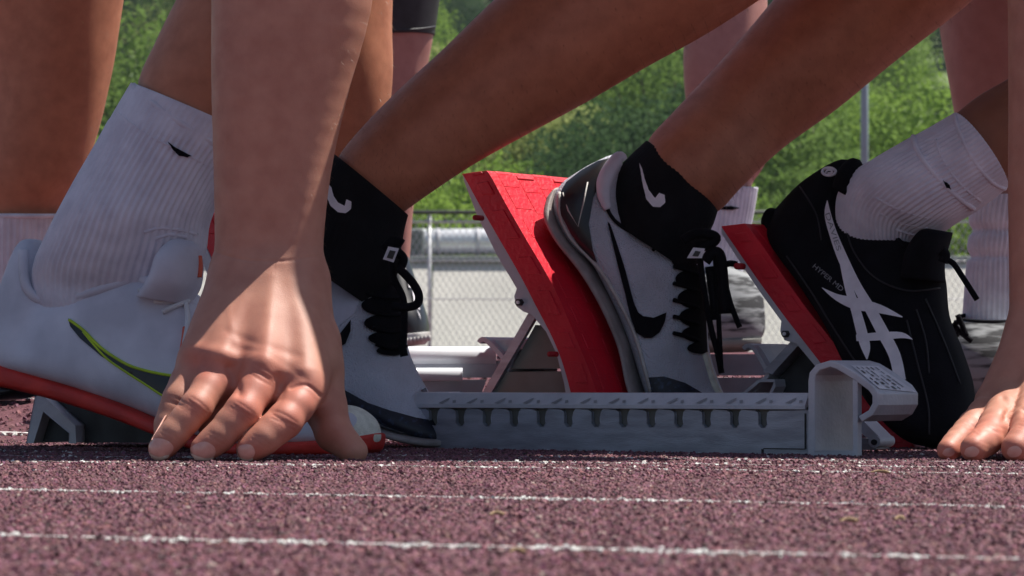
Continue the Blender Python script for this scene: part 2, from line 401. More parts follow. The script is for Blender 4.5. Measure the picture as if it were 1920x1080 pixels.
def make_hand(fingers, thumb, mets, forearm, extra=(), creases=(), tendons=(), flush=(), vx=.00105, kp=.0075):
    """fingers: chains of (px, py, distance, radius m); mets/forearm/extra: cones ((p), ra, (p), rb, blend)"""
    allp = [w4(p) for ch in fingers for p in ch]+[w4(p) for p in thumb]+[w4(c[i]) for c in list(mets) for i in (0, 2)]+[w4(c) for ch in forearm for c in ch]
    allp = np.array(allp); lo = allp.min(0)-.05; hi = allp.max(0)+.05; lo[2] = -.003
    hi[2] = min(hi[2], H+(HOR+130)/F*2.15)
    fd = Field(lo, hi, vx)
    P = fd.new()
    for ch in forearm:
        q_ = fd.new(); cc_ = crom([(*c[:2], c[2], c[3]) for c in ch], 4)
        for a, b in zip(cc_[:-1], cc_[1:]): fd.cone(q_, w4(a), w4(b), a[3], b[3], .0004)
        P = smin(P, q_, .012)
    for c in mets: fd.cone(P, w4(c[0]), w4(c[2]), c[1], c[3], c[4])
    T = fd.new()
    for a, b in zip(thumb[:-1], thumb[1:]): fd.cone(T, w4(a), w4(b), a[3], b[3], .003)
    P = smin(P, T, .007)
    out = P.copy()
    for ch in fingers:
        Q = fd.new()
        for i, (a, b) in enumerate(zip(ch[:-1], ch[1:])):
            A, B = w4(a), w4(b); mid = (A+B)/2
            fd.cone(Q, A, mid, a[3], (a[3]+b[3])/2*.985, .0025); fd.cone(Q, mid, B, (a[3]+b[3])/2*.985, b[3], .0025)
        out = smin(out, smin(P, Q, kp), .0008)
    V, Fq = fd.mesh(out); V = smooth(V, Fq, 3); N = normals(V, Fq)
    if np.mean(np.einsum('ij,ij->i', N, V-V.mean(0))) < 0: Fq = Fq[:, ::-1]; N = -N
    px = V[:, 0]/V[:, 1]*F+960; py = HOR-(V[:, 2]-H)/V[:, 1]*F; front = np.clip(-N[:, 1]*1.6+.25, 0, 1)
    disp = np.zeros(len(V))
    def segd(pts):
        best = np.full(len(V), 1e9)
        for (x0, y0), (x1, y1) in zip(pts[:-1], pts[1:]):
            dx, dy = x1-x0, y1-y0; t = np.clip(((px-x0)*dx+(py-y0)*dy)/(dx*dx+dy*dy+1e-9), 0, 1)
            best = np.minimum(best, np.hypot(px-x0-dx*t, py-y0-dy*t))
        return best
    for pts, dep, w in list(creases)+list(tendons):
        pts = crom(pts, 5); disp += dep*np.exp(-(segd(pts)/w)**2)
    V = V+N*(disp*front)[:, None]
    V[:, 2] = np.maximum(V[:, 2], -.0008)
    col = np.ones((len(V), 3))
    for (x, y, r, s) in flush:
        g = s*np.exp(-((px-x)**2+(py-y)**2)/r**2); col *= 1-g[:, None]*np.array((-.08, .30, .30))[None]
    return V, Fq, np.clip(col, .3, 1.15)

# ============================================================ person whose hand is in the foreground
D = 2.13
px0 = thing('person', 'nearest runner, bare forearm and hand spread on the track before the white shoe', 'person', tuple(W(480, 864, 2.08)))
fingers = [
    [(368, 684, 2.118, .0122), (334, 750, 2.098, .0104), (316, 795, 2.092, .0092), (313, 836, 2.090, .0080)],
    [(414, 694, 2.104, .0114), (368, 763, 2.078, .0106), (327, 812, 2.072, .0094), (302, 841, 2.070, .0084)],
    [(495, 704, 2.095, .0121), (455, 771, 2.072, .0115), (412, 818, 2.066, .0100), (382, 842, 2.064, .0088)],
    [(574, 736, 2.094, .0123), (533, 789, 2.074, .0118), (496, 822, 2.066, .0102), (468, 842, 2.064, .0088)]]
thumb = [(594, 690, 2.140, .0165), (610, 765, 2.125, .0138), (626, 812, 2.110, .0118), (664, 846, 2.094, .0086)]
mets = [((440, 525, 2.158), .0170, (372, 668, 2.114), .0125, .012), ((474, 520, 2.155), .0175, (416, 676, 2.102), .0130, .012),
        ((514, 518, 2.152), .0175, (496, 688, 2.094), .0136, .012), ((556, 522, 2.155), .0175, (570, 712, 2.098), .0140, .012),
        ((566, 540, 2.160), .0180, (594, 690, 2.135), .0160, .010), ((592, 640, 2.136), .0150, (576, 720, 2.108), .0130, .010),
        ((480, 600, 2.150), .0200, (560, 690, 2.130), .0180, .012), ((450, 640, 2.140), .0160, (520, 690, 2.12), .015, .012),
        ((446, 716, 2.108), .0105, (392, 800, 2.100), .0070, .008), ((524, 742, 2.108), .0105, (472, 812, 2.095), .0070, .008), ((380, 715, 2.112), .0095, (338, 800, 2.104), .0065, .008), ((400, 705, 2.108), .0090, (345, 735, 2.102), .0075, .006), ((470, 725, 2.098), .0095, (415, 712, 2.100), .0095, .006), ((552, 748, 2.098), .0095, (500, 730, 2.095), .0095, .006)]
LA = [(470, 512, 2.157, .0235), (472, 430, 2.160, .0245), (482, 300, 2.163, .0290), (499, 150, 2.166, .0365), (516, 0, 2.168, .0425), (530, -160, 2.17, .047)]
RA = [(538, 512, 2.157, .0235), (540, 430, 2.160, .0240), (543, 300, 2.163, .0285), (558, 150, 2.166, .0350), (582, 0, 2.168, .0410), (592, -160, 2.17, .045)]
forearm = [LA, RA]
def wr(x, y, a, L, n=3, gap=6, dep=-.0006, w=1.9):      # bundle of short creases across a joint
    out = []
    for i in range(n):
        o = (i-(n-1)/2)*gap; cx, cy = x-math.sin(a)*o, y+math.cos(a)*o
        bow = 3*(1 if i % 2 else -1)
        pts = [(cx-math.cos(a)*L/2, cy-math.sin(a)*L/2), (cx-math.sin(a)*bow*.6, cy+math.cos(a)*bow*.6), (cx+math.cos(a)*L/2, cy+math.sin(a)*L/2)]
        out.append((pts, dep*.62*(1-.2*abs(i-(n-1)/2)), w))
    return out
creases = wr(370, 762, R(38), 42, 3, 7) + wr(456, 770, R(35), 44, 3, 7, -.0005) + wr(533, 788, R(28), 48, 3, 8, -.0006) \
    + wr(330, 754, R(25), 30, 3, 6, -.0006) + wr(318, 818, R(30), 34, 2, 6, -.0004) + wr(408, 822, R(30), 38, 2, 6, -.0004) + wr(490, 828, R(30), 38, 2, 6, -.0004) \
    + wr(492, 703, R(30), 46, 4, 6, -.0006, 2.6) \
    + [([(425, 622), (470, 640), (520, 655), (560, 668)], -.0004, 8), ([(455, 655), (500, 662), (545, 690), (575, 712)], -.00035, 7),
       ([(430, 690), (440, 712), (447, 735)], -.0018, 9), ([(520, 706), (528, 735), (510, 770)], -.0010, 8), ([(545, 728), (575, 722), (600, 742)], -.0008, 3.5),
       ([(395, 470), (450, 486), (520, 490), (600, 480)], -.0005, 3)]
tendons = [([(470, 520), (440, 600), (418, 665)], .0007, 13), ([(510, 520), (504, 600), (496, 675)], .0008, 13), ([(548, 530), (562, 600), (570, 690)], .0007, 14),
           ([(450, 540), (430, 580), (440, 640)], .0003, 7),
           ([(360, 650), (400, 660), (440, 672)], .0009, 12), ([(482, 692), (508, 700)], .0008, 18), ([(560, 745), (588, 760)], .0006, 16)]
flush = [(300, 846, 26, 1.0), (378, 846, 30, 1.0), (462, 848, 30, 1.0), (366, 764, 26, .7), (458, 764, 34, .8), (535, 786, 34, .6), (415, 700, 34, .5), (495, 705, 40, .45), (372, 678, 30, .8), (570, 730, 40, .6), (610, 800, 60, .4), (470, 660, 80, .35)]
V, Fq, colr = make_hand(fingers, thumb, mets, forearm, (), creases, tendons, flush)
hand = mk('body', V, Fq, M['skin_a'], px0, col=colr); hb = bvh(hand)
nails = [([(275, 850), (278, 832), (292, 822), (314, 826), (325, 838), (318, 852), (300, 858), (284, 857)], [(271, 853), (276, 848), (298, 856), (316, 852), (313, 858), (298, 863), (280, 860)]),
         ([(352, 850), (362, 836), (384, 828), (402, 838), (402, 854), (388, 860), (368, 856)], [(347, 852), (354, 848), (370, 854), (388, 859), (400, 856), (396, 862), (372, 862), (356, 858)]),
         ([(438, 852), (450, 836), (470, 834), (478, 846), (474, 858), (462, 862), (446, 858)], [(433, 853), (440, 849), (449, 856), (464, 861), (474, 858), (470, 864), (452, 864), (440, 860)])]
for a, b in nails:
    n_ = MB().add(*decal(hb, a, .0005, 4, 4)).build('nail', M['nail'], px0)
    MB().add(*decal(hb, b, .0008, 4, 3)).build('nail_edge', M['nailtip'], n_)
def hairs(o, parent, n, L=.006, r=.00005, m=None, cond=None):
    me = o.data; rt = root_loc(parent); MBs = MB(); ps = me.polygons; k = 0; tries = 0
    while k < n and tries < n*40:
        tries += 1; p = ps[random.randrange(len(ps))]; c = np.array(p.center)+rt; nn = np.array(p.normal)
        px, py = c[0]/c[1]*F+960, HOR-(c[2]-H)/c[1]*F
        if nn[1] > .35 or not (-20 < px < 1940 and -20 < py < 1100) or (cond and not cond(px, py)): continue
        d = nn*.55+np.array((random.gauss(.15, .25), random.gauss(0, .2), -.75+random.gauss(0, .25))); d /= np.linalg.norm(d)
        l = L*(.5+random.random()*.8); e = c+d*l+nn*l*.1; a = np.cross(d, nn); a /= np.linalg.norm(a)+1e-9; b = np.cross(d, a)
        MBs.add([c+a*r, c-a*r*.5+b*r*.87, c-a*r*.5-b*r*.87, e], [(0, 1, 3), (1, 2, 3), (2, 0, 3)]); k += 1
    return MBs.build('body_hair', m or M['hair'], parent, smooth=False, kind='stuff')
M['hair_dark'] = mat('dark_body_hair', (.11, .05, .028), (.06, .028, .015), rough=.5, spec=.4)
M['hair'] = mat('body_hair', (.50, .30, .14), (.34, .19, .09), rough=.4, spec=.8, trans=.3)
hairs(hand, px0, 900, .0035, .00004, cond=lambda x, y: y < 520)

# ============================================================ shoes
def bulk(m, *chains):                    # the unseen rest of a crouching body, added to cast shade
    b = MB()
    for pts, rad in chains: b.add(*tube(pts, rad, 24, 5, flat=.85))
    return b
def piece(parent, name, vf, m, **k): return mk(name, vf[0], vf[1], m, parent, **k)
NV = (math.sin(R(20)), math.cos(R(20)), 0)
def dd(px, pa, da, pb, db): return da+(db-da)*(px-pa)/(pb-pa)

# ---- runner with the white shoe at the left
p1 = thing('person', 'runner in white ribbed sock and red-soled white shoe, fingertips down at the right edge', 'person', tuple(W(600, 850, 2.27)))
sec = [(-34, 655, 16, 560, .004), (-34, 672, 30, 500, .012), (-24, 682, 42, 462, .020), (-6, 689, 56, 449, .026), (18, 695, 74, 456, .031), (38, 699, 90, 505, .036), (60, 703, 112, 550, .038), (95, 712, 155, 546, .040), (170, 734, 218, 528, .041),
       (235, 758, 285, 520, .042), (300, 782, 345, 540, .044), (370, 812, 425, 615, .046), (440, 834, 490, 690, .048), (520, 840, 560, 738, .048),
       (600, 842, 622, 758, .044), (655, 840, 668, 766, .034), (692, 836, 696, 784, .020), (706, 826, 707, 804, .007)]
sec = [(a, b, c, d, dd((a+c)/2, 0, 2.36, 700, 2.25), w) for a, b, c, d, w in sec]
sh = piece(p1, 'shoe', loft(sec, 72, 6, NV, (4.5, 2.2), .30), M['white'])
sb = bvh(sh)
sole = [(-62, 720, -52, 650, .012), (-40, 724, -38, 668, .030), (30, 728, 40, 680, .034), (110, 745, 115, 703, .036), (190, 768, 190, 728, .037), (260, 790, 260, 752, .041),
        (330, 815, 330, 782, .045), (400, 840, 400, 812, .049), (480, 852, 480, 828, .051), (560, 855, 560, 826, .051), (630, 855, 632, 822, .045), (680, 853, 688, 816, .032), (706, 842, 710, 812, .014)]
sole = [(a, b, c, d, dd(a, 0, 2.36, 700, 2.25), w) for a, b, c, d, w in sole]
piece(sh, 'sole', loft(sole, 40, 6, NV, 4), M['redsole'])
pl = [(-60, 748, -60, 715, .024), (-20, 752, -20, 720, .028), (30, 748, 36, 722, .029), (70, 730, 75, 726, .022)]
piece(sh, 'heel_plate', loft([(a, b, c, d, 2.35, w) for a, b, c, d, w in pl], 24, 5, NV, 3), M['blackg'])
# knitted toe cap, its sunlit brightness put into the cream colour
tc_ = [(585, 838, 600, 756, .0462), (622, 841, 634, 758, .0415), (655, 842, 668, 763, .0355), (692, 838, 697, 782, .0215), (708, 828, 708.5, 802, .008)]
piece(sh, 'toe_cap', loft([(a, b, c, d, dd(a, 0, 2.36, 700, 2.25)-.001, w) for a, b, c, d, w in tc_], 48, 6, NV, 2.3, .4), M['knit'])
def rim(parent, bv, pts, r, m, name='collar', sub=6, off=.001): return piece(parent, name, surf_line(bv, pts, r, sub, off), m)
# sock
sk1 = [(110, 640, 320, 690, 2.335, .016), (70, 570, 340, 610, 2.33, .022), (62, 530, 358, 560, 2.33, .026), (66, 490, 372, 520, 2.325, .031), (88, 440, 385, 470, 2.322, .036), (112, 392, 392, 418, 2.322, .0395), (143, 335, 412, 372, 2.325, .0385),
       (178, 275, 436, 330, 2.33, .040), (213, 212, 464, 292, 2.335, .042), (246, 156, 492, 262, 2.34, .044)]
rf = lambda q: 1.0 if q < .86 else .25
sock = piece(p1, 'sock', loft(sk1, 288, 12, (0, 1, 0), 2, rib=(66, .0009), ribfn=rf), M['sock_w'])
kb = bvh(sock)
piece(sock, 'cuff', tube([hit(kb, x, y, -.0005) for x, y in [(250, 160), (290, 196), (340, 232), (400, 268), (440, 286)]], .0024, 10), M['sock_w'])
piece(sock, 'cuff_seam', surf_line(kb, [(222, 212), (270, 248), (330, 280), (400, 316)], .0006, 5, .0), M['sock_w'])
piece(sock, 'emblem', decal(kb, [(314, 265), (328, 276), (345, 285), (360, 293), (350, 295), (335, 292), (324, 281)], .001, 4), M['black'])
for pts in ([(270, 436), (300, 428), (340, 432), (370, 440)], [(290, 448), (320, 440), (350, 446)]): piece(sock, 'fold', surf_line(kb, pts, .0014, 5, -.0004), M['sock_w'])
# heel tab, tongue, collar rolled over
piece(sh, 'tongue', loft([(262, 555, 352, 570, 2.292, .020), (288, 515, 368, 540, 2.285, .022), (300, 478, 374, 500, 2.283, .020), (318, 455, 372, 468, 2.285, .014), (332, 448, 358, 452, 2.288, .006)], 32, 6, NV, 2.3), M['white'])
piece(sh, 'tongue_edge', tube([W(*p) for p in [(374, 480, 2.284), (376, 500, 2.283), (374, 520, 2.283)]], .0018, 8, 4), M['coral'])
rim(sh, [sb, kb], [(44, 470), (46, 520), (54, 545), (74, 561), (110, 562), (155, 554), (218, 534), (257, 524), (288, 532), (312, 548), (345, 552)], .0038, M['white'], off=.0006)
lw = [[(262, 545), (290, 550), (330, 556), (366, 540)], [(290, 566), (320, 566), (355, 560)], [(305, 586), (325, 576), (352, 566)], [(345, 556), (352, 600), (346, 650)], [(336, 548), (372, 536), (384, 530)]]
for l in lw: piece(sh, 'lace', surf_line([sb, kb], l, .0019, 5, .001, flat=1.6), M['lace_w'])
for x, y in ((266, 547), (292, 566)): piece(sh, 'eyelet', decal(sb, disc(x, y, 4.5, 12), .0006, 3), M['black'])
piece(sh, 'ribbon', surf_line([sb, kb], [(348, 615), (346, 635), (342, 660)], .0022, 4, .001), M['coral'])
tick = [(128, 597), (150, 612), (187, 650), (218, 673), (249, 689), (290, 700), (326, 706), (372, 712), (372, 742), (326, 752), (300, 738), (272, 720), (233, 694), (190, 668), (150, 634), (132, 612)]
piece(sh, 'emblem', decal(sb, tick, .0008, 6), M['blackg'])
piece(sh, 'emblem_trim', surf_line(sb, [(130, 600), (156, 619), (187, 650), (218, 672), (249, 688), (290, 699), (330, 706)], .0011, 5, .0006), M['lime'])
piece(sh, 'emblem_trim', surf_line(sb, [(156, 622), (196, 668), (233, 695), (272, 720), (311, 745), (340, 756)], .0009, 5, .0006), M['lime'])
# skin: shin of the same leg, and the arm and hand at the right edge
leg1 = limb([(246, 235, 468, 300, 2.345), (262, 150, 500, 240, 2.345), (296, 80, 550, 150, 2.345), (335, 0, 610, 60, 2.345), (380, -90, 680, -20, 2.345), (470, -220, 760, -120, 2.345)], .95, n=48)
f2 = [
    [(1864, 760, 2.185, .0125), (1826, 798, 2.140, .0104), (1800, 824, 2.118, .0090), (1778, 844, 2.100, .0076)],
    [(1896, 752, 2.175, .0130), (1868, 798, 2.110, .0118), (1850, 824, 2.085, .0102), (1826, 841, 2.070, .0090)],
    [(1944, 748, 2.165, .0132), (1932, 794, 2.100, .0122), (1924, 820, 2.080, .0106), (1904, 840, 2.068, .0094)],
    [(2000, 752, 2.165, .0120), (1998, 800, 2.105, .0105), (1990, 826, 2.085, .0092), (1978, 846, 2.072, .0078)]]
t2 = [(2040, 730, 2.2, .0155), (2060, 790, 2.18, .012), (2080, 822, 2.16, .0105), (2090, 846, 2.15, .0080)]
m2 = [((1935, 640, 2.205), .0185, (1868, 748, 2.185), .0125, .012), ((1960, 640, 2.20), .0185, (1904, 742, 2.18), .0128, .012),
      ((1990, 640, 2.20), .018, (1948, 738, 2.172), .013, .012), ((2020, 640, 2.205), .018, (2000, 740, 2.172), .0135, .012),
      ((2030, 660, 2.215), .018, (2040, 730, 2.20), .016, .01), ((1960, 700, 2.21), .018, (2010, 720, 2.21), .018, .012)]
a2 = [[(1960, 640, 2.205, .0240), (1962, 520, 2.21, .0250), (1972, 350, 2.213, .0295), (1985, 200, 2.215, .034), (2000, 0, 2.218, .040), (2010, -160, 2.22, .044)],
      [(2020, 640, 2.205, .0240), (2022, 520, 2.21, .0250), (2030, 350, 2.213, .0295), (2040, 200, 2.215, .034), (2050, 0, 2.218, .040), (2060, -160, 2.22, .044)]]
cr2 = wr(1868, 806, R(20), 40, 3, 6) + wr(1930, 800, R(10), 40, 3, 6) + wr(1822, 803, R(35), 30, 2, 6) + wr(1850, 836, R(25), 30, 2, 5, -.0004) \
    + [([(1880, 745), (1892, 765), (1886, 785)], -.0022, 7), ([(1925, 750), (1920, 775)], -.0018, 7), ([(1888, 772), (1905, 762), (1925, 768)], -.0010, 4)]
fl2 = [(1780, 846, 22, .9), (1824, 846, 24, .9), (1904, 846, 26, .9), (1866, 800, 26, .7), (1826, 802, 22, .6), (1930, 796, 26, .7)]
V, Fq, colr = make_hand(f2, t2, m2, a2, (), cr2, [([(1950, 650), (1910, 735)], .0014, 9), ([(1985, 650), (1950, 730)], .0014, 9)], fl2, vx=.0013)
arm = mk('body', V, Fq, M['skin_a'], p1, col=colr); hb2 = bvh(arm)
piece(p1, 'shin', leg1, M['skin_b'])
shirt = mat('dark_shirt', (.03, .035, .05), rough=.85)
def upper(p, hip, sho, head, arms=(), r=.145):  # unseen upper body, placed to block sun and sky from the parts below
    h, s_, hd = map(np.array, (hip, sho, head)); c = h*.5+s_*.5+np.array((0, 0, .05))
    t_ = bulk(None, ([h+(h-s_)*.12, h, c, s_, s_+(s_-h)*.08], [.05, r, r*.92, r*1.05, .06])).build('shade_torso', shirt, p)
    b2 = bulk(None, ([s_, s_*.6+hd*.4, hd-(hd-s_)*.1, hd+(hd-s_)*.25], [.06, .055, .095, .03]), *arms).build('shade_head_and_limbs', M['skin_b'], p)
upper(p1, (-.28, 2.56, .82), (.34, 2.44, .62), (.55, 2.34, .58), [([(.375, 2.22, .37), (.37, 2.3, .5), (.34, 2.42, .62)], [.046, .048, .055]), ([(-.16, 2.345, .40), (-.02, 2.38, .52), (-.15, 2.46, .68), (-.28, 2.54, .80)], [.055, .065, .085, .10])])
upper(px0, (-.80, 2.47, .84), (-.16, 2.38, .68), (.212, 2.21, .48), [([(-.145, 2.17, .36), (-.15, 2.22, .48), (-.16, 2.34, .66)], [.047, .048, .055])])
for q in ([(1767, 850), (1772, 842), (1784, 840), (1790, 848), (1784, 855), (1773, 855)], [(1808, 851), (1812, 841), (1826, 837), (1836, 845), (1830, 855), (1816, 857)], [(1888, 850), (1892, 840), (1906, 836), (1916, 845), (1910, 855), (1895, 857)]):
    piece(p1, 'nail', decal(hb2, q, .0004, 4, 3), M['nail'])
hairs(bpy.data.objects[p1.children[-4].name] if False else arm, p1, 300, .005, cond=lambda x, y: y < 700)

# ---- runner with black socks and the two black and white shoes
p2 = thing('person', 'runner in black ankle socks and white mesh shoes with black laces', 'person', tuple(W(800, 838, 2.46)))
def mesh_shoe(upper, solex, tick_, scallop, d0, cover=None, extra=None):
    s = piece(p2, 'shoe', loft(upper, 64, 6, NV, 2.3, .40), M['mesh']); b = bvh(s)
    piece(s, 'sole', loft(solex, 40, 6, NV, 3.5), M['sole_grey'])
    if tick_: piece(s, 'emblem', decal(b, tick_, .0016, 3), M['black'])
    if scallop: piece(s, 'tongue', decal(b, scallop, .0016, 5), M['black'])
    return s, b
up = [(1040, 372, 1066, 334, .010), (1044, 402, 1118, 304, .025), (1060, 438, 1160, 292, .031), (1085, 470, 1168, 345, .033), (1119, 500, 1200, 425, .034), (1143, 545, 1268, 462, .036),
      (1166, 592, 1314, 505, .039), (1190, 648, 1322, 590, .043), (1208, 702, 1326, 655, .046), (1228, 752, 1346, 722, .048), (1262, 800, 1372, 772, .047), (1320, 826, 1392, 800, .038), (1376, 832, 1404, 818, .018)]
dF = lambda x: dd(x, 1040, 2.565, 1400, 2.545)
upF = [(a, b, c, d, dF((a+c)/2), w) for a, b, c, d, w in up]
so_ = [(1030, 376, 1050, 352, .012), (1036, 412, 1052, 398, .027), (1062, 458, 1074, 446, .032), (1107, 514, 1119, 500, .034), (1146, 576, 1156, 560, .036), (1186, 656, 1197, 642, .044), (1208, 733, 1222, 730, .050), (1240, 800, 1262, 790, .050), (1310, 836, 1318, 818, .042), (1384, 838, 1390, 824, .020)]
soF = [(a, b, c, d, dF(a), w) for a, b, c, d, w in so_]
tickF = [(1138, 416), (1143, 420), (1153, 448), (1164, 480), (1172, 505), (1189, 568), (1197, 586), (1206, 593), (1225, 596), (1249, 586), (1246, 604), (1236, 624), (1222, 634), (1208, 634), (1194, 624), (1183, 595), (1172, 549), (1160, 505), (1150, 465)]
def scal(pts, right, depth=24, n=7):
    """left side in lobes following pts, right side straight"""
    P = crom(pts, 24); out = []; m = len(P)
    for i, p in enumerate(P):
        out.append((p[0]+depth*.55-depth*abs(math.sin(math.pi*n*i/(m-1)))**.55, p[1]))
    return out + right[::-1]
scF = scal([(1254, 452), (1272, 500), (1280, 560), (1286, 620), (1302, 664)], [(1300, 440), (1320, 500), (1322, 600), (1325, 662)])
shF, bF = mesh_shoe(upF, soF, tickF, scF, 2.58)
piece(shF, 'heel_counter', decal(bF, [(1048, 366), (1062, 342), (1090, 320), (1120, 303), (1146, 296), (1130, 332), (1112, 372), (1104, 420), (1112, 470), (1120, 492), (1098, 478), (1072, 440), (1052, 402)], .0008, 6), M['blackg'])
piece(shF, 'heel_line', surf_line(bF, [(1102, 342), (1094, 380), (1084, 425), (1066, 395), (1056, 362)], .0006, 0, .001), M['rubber'])
piece(shF, 'toe_rand', decal(bF, [(1211, 708), (1228, 752), (1262, 796), (1320, 822), (1376, 828), (1385, 816), (1340, 768), (1318, 738), (1284, 718), (1245, 706)], .001, 7), M['navy'])
piece(shF, 'heel_tab', tube([W(x, y, 2.535) for x, y in [(1140, 392), (1132, 368), (1134, 340), (1146, 314), (1162, 296), (1170, 302)]], [.003, .005, .0065, .006, .0055, .003], 12, 5), M['white'])
rim(shF, bF, [(1134, 372), (1140, 396), (1156, 418), (1190, 440), (1225, 456), (1256, 464)], .0016, M['black'])
piece(shF, 'eyelet', decal(bF, disc(1225, 469, 3.2, 10), .0008, 3), M['black'])
piece(shF, 'sunlit_toe_edge', surf_line(bF, [(1320, 662), (1328, 690), (1338, 722), (1350, 742)], .0032, 4, .0005), M['knit'])  # pale strip painted for the sunlit edge of the toe
for i in range(5): piece(shF, 'sole_groove', surf_line(bvh(shF.children[0]), [(1024+i*3, 380+i*1), (1030+i*3, 415), (1050+i*2.4, 452), (1093+i*2, 512-i*1)], .0004, 4, .0), M['rubber'])
sF = [(1150, 420, 1300, 520, 2.56, .030), (1146, 370, 1318, 470, 2.56, .032), (1152, 330, 1328, 440, 2.565, .033), (1176, 298, 1338, 418, 2.57, .033), (1212, 264, 1345, 396, 2.575, .0335)]
piece(shF, 'sole_line', surf_line(bF, [(1050, 362), (1050, 402), (1072, 448), (1119, 498), (1154, 552), (1188, 620), (1206, 680), (1220, 734)], .0016, 5, .0006), M['rubber'])
skF = piece(p2, 'sock', loft(sF, 192, 8, (0, 1, 0), 2, rib=(60, .00025)), M['sock_k']); bkF = bvh(skF)
tkS = [(1199, 306), (1204, 316), (1209, 336), (1216, 356), (1228, 372), (1236, 362), (1246, 366), (1247, 380), (1238, 389), (1224, 388), (1212, 374), (1205, 345)]
piece(skF, 'emblem', decal(bkF, tkS, .001, 4), M['print_w'])
# laces of the far shoe: crossings, loops and loose ends
def laces(par, bv, rows, loops, m='black', r=.0017):
    for a in rows: piece(par, 'lace', surf_line(bv, a, r, 4, .0022, flat=1.5), M[m])
    for (pts, d, rr) in loops: piece(par, 'lace', tube([W(x, y, d) for x, y in pts], rr, 8, 6, flat=1.3), M[m])
laces(shF, bF, [[(1262, 470+i*31), (1286, 476+i*31), (1306, 484+i*31)] for i in range(6)],
      [([(1280, 452), (1300, 440), (1322, 438), (1342, 446), (1330, 458), (1306, 464)], 2.500, .0042),
       ([(1312, 478), (1318, 530), (1332, 610), (1345, 660), (1353, 700)], 2.500, .0024),
       ([(1340, 475), (1345, 540), (1348, 610), (1352, 690)], 2.498, .0020),
       ([(1322, 490), (1336, 474), (1350, 480), (1356, 530), (1360, 588)], 2.495, .0044),
       ([(1360, 530), (1370, 570), (1387, 614)], 2.495, .0022), ([(1330, 500), (1338, 560), (1342, 600)], 2.502, .0035),
       ([(1350, 500), (1368, 494), (1382, 496)], 2.500, .0025)])
piece(shF, 'lace_tag', extrude(Plane(1300, 2.490, np.array((0, 1., 0))), [(1288, 484), (1300, 464), (1322, 466), (1316, 484)], .0012), M['print_w'], smooth=False)
piece(shF, 'lace_tag_mark', extrude(Plane(1300, 2.4885, np.array((0, 1., 0))), [(1298, 480), (1304, 470), (1314, 472), (1309, 481)], .0012), M['blackg'], smooth=False)

un = [(470, 405, 500, 368, .010), (474, 440, 560, 340, .026), (490, 490, 606, 420, .031), (520, 560, 632, 462, .034), (550, 620, 690, 500, .036), (578, 672, 742, 540, .039), (604, 712, 752, 600, .043),
      (636, 748, 760, 655, .046), (675, 775, 778, 700, .048), (720, 797, 798, 738, .047), (765, 814, 816, 772, .040), (805, 824, 830, 800, .026), (830, 829, 836, 816, .010)]
dN = lambda x: dd(x, 480, 2.52, 840, 2.42)
upN = [(a, b, c, d, dN((a+c)/2), w) for a, b, c, d, w in un]
sn = [(450, 405, 480, 380, .014), (455, 450, 480, 430, .030), (500, 560, 525, 540, .036), (560, 670, 582, 650, .040), (600, 728, 612, 706, .046), (645, 768, 652, 748, .050), (705, 800, 712, 784, .051), (765, 824, 770, 808, .045), (815, 838, 820, 820, .030), (840, 836, 842, 824, .012)]
shN, bN = mesh_shoe(upN, [(a, b, c, d, dN(a), w) for a, b, c, d, w in sn], [(600, 655), (636, 628), (658, 600), (657, 622), (648, 645), (630, 656), (600, 660)],
                    scal([(652, 476), (676, 520), (690, 575), (700, 630), (724, 668)], [(700, 462), (746, 520), (754, 600), (762, 664)], 28, 7), 2.47)
piece(shN, 'toe_rand', decal(bN, [(610, 716), (638, 748), (676, 775), (722, 798), (768, 814), (806, 824), (830, 828), (838, 816), (826, 792), (812, 764), (797, 728), (788, 732), (794, 752), (812, 778), (816, 790), (780, 784), (730, 770), (690, 756), (640, 728)], .0012, 6), M['navy'])
piece(shN, 'side_panel', decal(bN, [(600, 486), (640, 478), (668, 512), (676, 560), (664, 588), (634, 612), (600, 620)], .0004, 7), M['white'])
rim(shN, bN, [(598, 470), (620, 466), (648, 476), (664, 496)], .0018, M['white'])
piece(shN, 'eyelet', decal(bN, disc(619, 484, 3.5, 10), .0010, 3), M['black'])
laces(shN, bN, [[(664+i*8, 486+i*32), (700+i*6, 494+i*32), (742+i*3, 500+i*30)] for i in range(6)],
      [([(735, 478), (738, 520), (756, 560), (758, 610), (756, 650)], 2.41, .0026), ([(745, 500), (772, 528), (785, 552), (782, 570), (762, 576), (735, 574)], 2.405, .0032),
       ([(722, 470), (738, 455), (752, 462)], 2.41, .0055), ([(742, 470), (756, 484), (752, 500)], 2.41, .0035), ([(752, 640), (758, 668)], 2.41, .003)])
for k in range(2): piece(shN, 'lace_tag' if not k else 'lace_tag_mark', extrude(Plane(735, 2.398-k*.0016, np.array((0, 1., 0))), [[(718, 486), (728, 462), (748, 466), (738, 492)], [(725, 483), (731, 469), (742, 471), (736, 486)]][k], .0012), M[('print_w', 'blackg')[k]], smooth=False)
sN = [(540, 470, 700, 580, 2.47, .034), (545, 400, 742, 520, 2.47, .036), (570, 360, 752, 465, 2.47, .036), (600, 325, 758, 430, 2.47, .0355), (628, 290, 765, 403, 2.47, .0355)]
skN = piece(p2, 'sock', loft(sN, 192, 8, (0, 1, 0), 2, rib=(60, .00025)), M['sock_k']); bkN = bvh(skN)
piece(skN, 'emblem', decal(bkN, [(612, 340), (622, 352), (626, 368), (634, 380), (646, 386), (650, 374), (659, 378), (658, 392), (648, 400), (634, 398), (620, 386), (612, 366)], .001, 4), M['print_w'])
